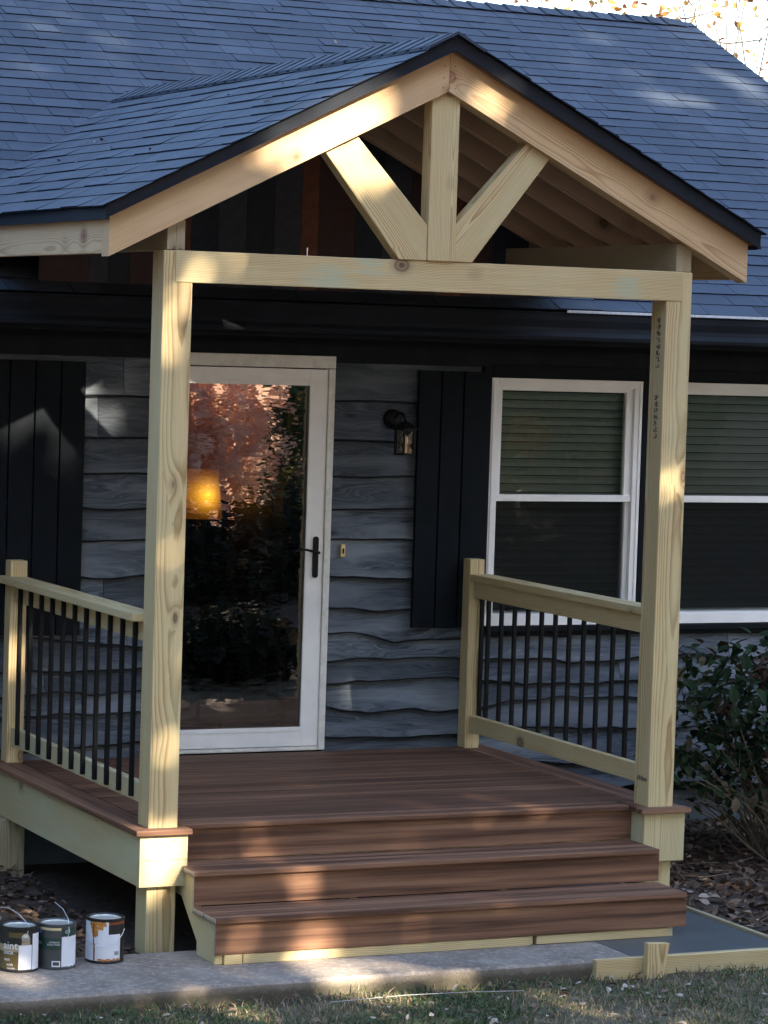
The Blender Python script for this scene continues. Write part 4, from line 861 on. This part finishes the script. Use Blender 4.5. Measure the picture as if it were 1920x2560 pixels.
# ------------------------------------------------------------------ trees
def limb(mb, a, b, r0, r1, rr, segs=4, wob=0.12):
    pts = []; L = (b - a).length
    for i in range(segs + 1):
        f = i / segs; p = a.lerp(b, f)
        if 0 < i < segs: p += rv(rr) * wob * L / segs
        pts.append(p)
    mb.tube(pts, [r0 + (r1 - r0) * i / segs for i in range(segs + 1)], 8, cap=False); return pts
def tree(name, base, height, trunk_r, centre, radii, nleaf, lsize, leafm, label, group, seed, filt=None, clump=0.7, cat='tree', lowest=0.35, topf=0.92):
    rr = random.Random(seed); base = Vector(base)
    e = tag(empty(name, base), label, cat, group)
    mb = MB(); centre = Vector(centre); top = Vector((centre.x, centre.y, base.z + height * topf))
    tp = limb(mb, base - Vector((0, 0, 0.2)), top, trunk_r, trunk_r * 0.15, rr, 7, 0.10)
    ends = []
    for k in range(16):
        f = rr.uniform(lowest, 0.9); p = base.lerp(top, f)
        d = rv(rr); tgt = centre + Vector((d.x * radii[0], d.y * radii[1], abs(d.z) * radii[2] * 0.8 - 0.1 * radii[2])) * rr.uniform(0.6, 0.95)
        if filt and any(filt(p.lerp(tgt, i_ / 14)) for i_ in range(15)): ends.append(tgt); continue
        pl = limb(mb, p, tgt, trunk_r * 0.35 * (1.1 - f), trunk_r * 0.05, rr, 4)
        ends.append(tgt)
        for q in range(3):
            s_ = pl[rr.randint(1, 3)]; d2 = rv(rr); t2 = s_ + Vector((d2.x * radii[0], d2.y * radii[1], d2.z * radii[2])) * 0.4
            if filt and any(filt(s_.lerp(t2, i_ / 8)) for i_ in range(9)): ends.append(t2); continue
            limb(mb, s_, t2, trunk_r * 0.09, trunk_r * 0.02, rr, 3); ends.append(t2)
    mb.build('trunk', BARK, e, loc=base)
    mb = MB(); n = 0
    while n < nleaf:
        if rr.random() < clump: p = rr.choice(ends) + rv(rr) * rr.random() * min(radii) * 0.30
        else:
            d = rv(rr) * (rr.random() ** 0.4); p = centre + Vector((d.x * radii[0], d.y * radii[1], d.z * radii[2]))
        n += 1
        L = lsize * rr.uniform(0.6, 1.3); d_ = rv(rr)
        if filt and filt(p + d_ * L * 0.5): continue
        leaf(mb, p, d_, rv(rr), L, L * rr.uniform(0.6, 0.85), rr.random(), 0.2)
    mb.build('crown', leafm, e, loc=base); return e

# sun flecks: where the canopy in front of the house has openings towards the sun (point on the light's path, radius, openness)
FLECKS = [(0.621, -0.046, 3.703, 0.10, 1.12), (0.832, -0.046, 3.84, 0.10, 1.12), (0.958, -0.046, 3.858, 0.10, 1.12), (0.903, -0.046, 3.782, 0.10, 1.12), (-0.098, -0.046, 3.38, 0.05, 0.9), (0.16, -0.046, 3.504, 0.05, 0.9), (0.422, -0.046, 3.61, 0.05, 0.9), (1.738, -0.046, 3.82, 0.05, 0.9), (1.568, -0.046, 3.884, 0.05, 0.9), (0.883, 0.0, 3.637, 0.07, 0.9), (0.991, 0.0, 3.496, 0.07, 0.9), (0.19, 0.0, 3.087, 0.05, 0.9), (0.324, 0.0, 3.071, 0.05, 0.9), (0.821, 0.0, 3.069, 0.05, 0.9), (1.121, 0.0, 3.132, 0.05, 0.9), (0.084, 0.0, 2.96, 0.07, 0.9), (0.076, 0.0, 2.836, 0.07, 0.9), (0.069, 0.0, 2.713, 0.07, 0.9), (0.02, 0.0, 0.996, 0.07, 0.9), (2.593, 0.0, 2.38, 0.03, 0.55), (2.581, 0.0, 2.201, 0.03, 0.55), (2.619, 0.0, 2.079, 0.03, 0.55), (0.053, 2.05, 1.098, 0.05, 0.9), (0.014, 2.05, 1.169, 0.05, 0.9), (0.02, -0.04, 0.502, 0.06, 1.2), (0.145, -0.04, 0.507, 0.06, 1.2), (0.012, -0.04, 0.388, 0.06, 1.2), (0.933, -0.02, 0.524, 0.05, 0.9), (0.53, -0.02, 0.515, 0.05, 0.9), (0.622, -0.02, 0.511, 0.05, 0.9), (0.657, -0.44, 0.179, 0.045, 1.0), (1.135, -0.44, 0.174, 0.045, 1.0), (1.462, -0.44, 0.178, 0.045, 1.0), (1.556, -0.44, 0.173, 0.045, 1.0), (0.324, -0.44, 0.166, 0.03, 0.7), (0.792, -0.17, 0.332, 0.05, 0.8), (1.211, -0.17, 0.322, 0.05, 0.8), (1.974, 0.167, 0.58, 0.07, 0.9), (1.909, 0.283, 0.58, 0.07, 0.9), (1.107, 1.144, 0.58, 0.07, 0.9), (1.134, 0.466, 0.58, 0.07, 0.9), (5.51, 4.818, 4.419, 0.10, 1.25), (5.283, 4.821, 4.421, 0.10, 1.25), (6.068, 5.095, 4.547, 0.10, 1.25), (6.09, 5.255, 4.62, 0.10, 1.25), (4.661, 5.812, 4.877, 0.11, 0.7), (5.254, 5.715, 4.832, 0.11, 0.7), (5.384, 5.259, 4.622, 0.11, 0.7), (6.019, 5.323, 4.652, 0.11, 0.7), (5.342, 5.813, 4.877, 0.11, 0.7), (0.55, -0.44, 0.04, 0.09, 0.9), (0.669, -0.576, 0.04, 0.09, 0.9), (-0.762, -0.401, 0.04, 0.09, 0.9), (1.098, -0.997, 0.04, 0.09, 0.9), (0.149, 2.16, 2.107, 0.16, 0.6), (0.097, 2.16, 2.201, 0.16, 0.6), (0.452, 2.16, 2.421, 0.16, 0.6), (0.505, 2.16, 2.35, 0.16, 0.6), (0.481, 2.16, 2.278, 0.16, 0.6), (1.846, 2.16, 0.905, 0.02, 0.6), (1.842, 2.16, 0.842, 0.03, 0.8), (0.434, 2.16, 1.703, 0.05, 0.9), (1.012, 1.7, 2.831, 0.06, 1), (1.089, 1.7, 2.833, 0.06, 1), (4.233, 2.029, 0.05, 0.12, 0.9), (3.33, 0.719, 0.05, 0.12, 0.9), (4.885, 2.892, 0.05, 0.12, 0.9)]
fr_ = random.Random(77)
for k in range(16): FLECKS.append((fr_.uniform(0.2, 2.5), 0.0, fr_.uniform(0.1, 0.56), 0.015, 0.75))
for k in range(10): FLECKS.append((fr_.uniform(0.2, 2.5), fr_.uniform(0.2, 1.6), 0.58, 0.02, 0.75))
for k in range(8): FLECKS.append((fr_.uniform(0.1, 2.5), 0.0, fr_.uniform(3.04, 3.15), 0.015, 0.6))
for k in range(9): FLECKS.append((fr_.uniform(4.2, 6.2), fr_.uniform(4.6, 6.0), fr_.uniform(4.4, 4.9), 0.02, 0.95))
SU = SUN.cross(Vector((0, 0, 1))).normalized(); SW = SU.cross(SUN)
FL2 = [(Vector(f[:3]).dot(SU), Vector(f[:3]).dot(SW), f[3], f[4]) for f in FLECKS]
frnd = random.Random(5)
def open_to_sun(p):
    a, b = p.dot(SU), p.dot(SW)
    for u, v, r_, pr_ in FL2:
        if (a - u) ** 2 + (b - v) ** 2 < (r_ + 0.065) ** 2 and frnd.random() < pr_ * 0.82: return True
    return False
def on_sun(q, dist): return Vector(q) + SUN * dist
for (q, dist, rad, n, seed, lab) in (((1.6, 0.8, 2.0), 17.0, (4.6, 2.4, 4.4), 9000, 31, 'large leafy oak on the rise in front of the house shading the porch'), ((-2.2, 1.5, 2.6), 21.0, (3.8, 2.4, 4.6), 5200, 32, 'leafy oak left of the large oak in front of the house'), ((5.6, 3.2, 3.2), 21.5, (4.2, 2.6, 4.6), 7200, 33, 'leafy oak right of the large oak in front of the house'), ((2.2, 5.5, 4.4), 25.0, (5.2, 2.4, 3.4), 6000, 34, 'tall leafy oak behind the large oak, farthest up the rise'), ((-2.2, -6.5, 0.2), 17.5, (4.2, 3.0, 3.2), 4600, 35, 'wide leafy oak behind the camera shading the lawn')):
    c_ = on_sun(q, dist); bx, by = (9.1, -15.6) if seed == 33 else (c_.x, c_.y); tree('oak_tree', (bx, by, gz(bx, by)), c_.z - gz(c_.x, c_.y) + rad[2], 0.28, c_, rad, int(n * 1.55), 0.31, LEAF_OAK, lab, 'oaks on the rise facing the house', seed, open_to_sun, 0.35, lowest=0.4, topf=0.62)
# unseen understorey added to shape what the door and window panes mirror
for (x, y, h, rx, n, s_, lab) in ((5.15, -8.7, 1.95, 0.85, 2600, 41, 'russet shrub added out of view for the door reflection, behind the low azaleas'), (9.2, -19.0, 3.4, 1.8, 2600, 43, 'russet shrub added for the door reflection, far up the lit bank'), (11.5, -25.0, 4.2, 2.2, 2600, 44, 'broad russet shrub added for the door reflection, farthest up the bank')):
    tree('added_russet_shrub', (x, y, gz(x, y)), h, 0.05, (x, y, gz(x, y) + h * 0.55), (rx, rx * 0.75, h * 0.5), n, 0.11 + 0.03 * rx, LEAF_PINK, lab, 'russet shrubs added for the door reflection', s_, None, 0.15, 'shrub', 0.1)
tree('added_sapling', (9.25, -9.8, gz(9.25, -9.8)), 1.15, 0.012, (9.25, -9.8, 1.86), (0.26, 0.22, 0.24), 260, 0.075, LEAF_AUT, 'small yellow plant added for a bright spot in the window, in front of the evergreen shrubs', None, 77, None, 0.2, 'added_sapling', 0.6)
for (x, y, h, rx, s_, lab) in ((3.7, -6.6, 0.72, 0.75, 71, 'low shrub added to darken the door reflection, nearest the path'), (4.7, -6.9, 0.80, 0.75, 72, 'low shrub added to darken the door reflection, in the middle of its row'), (5.7, -7.2, 0.95, 0.75, 73, 'low shrub added to darken the door reflection, farthest from the path'), (4.0, -4.6, 0.50, 0.6, 74, 'smallest low shrub added to darken the door reflection')):
    tree('added_azalea', (x, y, gz(x, y)), h, 0.03, (x, y, gz(x, y) + h * 0.45), (rx, rx * 0.7, h * 0.6), 1600, 0.10, LEAF_AZ, lab, 'azaleas added to darken the door reflection', s_, None, 0.1, 'shrub', 0.1)
# woods added out of view to block the low sky facing the house
proto = tree('added_forest_tree', (-12, -42, gz(-12, -42)), 19, 0.3, (-12, -42, gz(-12, -42) + 10.5), (5.5, 4.0, 9.5), 4200, 0.85, LEAF_OAK, 'dark forest tree added out of view to block the low sky before the house', 'woods facing the house', 61, None, 0.2, lowest=0.15)
for (x, y, sc) in ((-55, -30, 1.0), (-47, -36, 1.1), (-38, -38, 1.0), (-29, -40, 1.1), (-20, -41, 1.0), (-4, -44, 1.05), (4, -46, 0.9), (11, -62, 0.75), (20, -64, 0.75), (30, -58, 0.9), (33, -44, 1.1), (38, -34, 1.1), (41, -24, 1.1), (43, -13, 1.0), (44, -2, 1.1), (46, 9, 1.0), (-62, -20, 1.0), (-66, -8, 1.0), (-24, -50, 1.35), (-8, -52, 1.35), (-25, -26, 1.0), (-27, -17, 1.0), (-28, -8, 1.05), (-30, 1, 1.0), (-31, 10, 1.0), (-14, -47, 1.4), (1, -50, 1.3), (26, -50, 1.1)):
    r_ = proto.copy(); COL.objects.link(r_); r_.location = (x, y, gz(x, y)); r_.scale = (sc, sc, sc); r_.rotation_euler = (0, 0, x * 1.7)
    for ch in proto.children:
        c_ = ch.copy(); COL.objects.link(c_); c_.parent = r_
for (x, y, h, s_, lab) in ((6.75, -9.0, 2.6, 44, 'narrow evergreen shrub added to darken the door reflection, beside the russet shrub'), (10.2, -11.0, 3.4, 48, 'evergreen shrub added for the window reflections, right of its narrow neighbour'), (12.6, -13.5, 3.6, 49, 'evergreen shrub added for the window reflections, midway up the bank'), (13.2, -17.5, 3.2, 45, 'dense evergreen shrub added for the window reflections, nearest the house on the bank'), (16.0, -20.5, 4.2, 46, 'tall dense evergreen shrub added for the window reflections, in the middle of the bank'), (19.5, -22.5, 4.4, 47, 'dense evergreen shrub added for the window reflections, farthest right on the bank')):  # unseen evergreens added to darken what the panes mirror
    tree('added_evergreen_shrub', (x, y, gz(x, y)), h, 0.07, (x, y, gz(x, y) + h * 0.5), ((0.75 if s_ == 44 else 2.1), 1.0 if s_ == 44 else 1.5, h * 0.52), 2600, 0.11 if s_ == 44 else 0.20, LEAF_EVG, lab, 'evergreen shrubs added for the pane reflections', s_, None, 0.25, 'shrub', 0.1)
# thin autumn trees behind the house
for (x, y, cz, rad, n, s_, lab) in ((13.6, 18.0, 6.4, (2.6, 1.6, 2.4), 520, 51, 'thin autumn tree with sparse yellow brown leaves just beyond the roof corner'), (10.6, 20.0, 6.75, (3.6, 1.6, 1.2), 900, 52, 'sparse autumn tree showing low above the middle of the roof ridge'), (16.0, 20.0, 6.4, (2.4, 1.6, 2.6), 480, 53, 'sparse autumn tree farthest right behind the roof')):
    tree('autumn_tree', (x + 0.6, y + 1, 0), cz + rad[2] * 0.3, 0.13, (x, y, cz), rad, n, 0.105, LEAF_AUT, lab, 'autumn trees behind the house', s_, None, 0.5, lowest=0.3, topf=0.62)
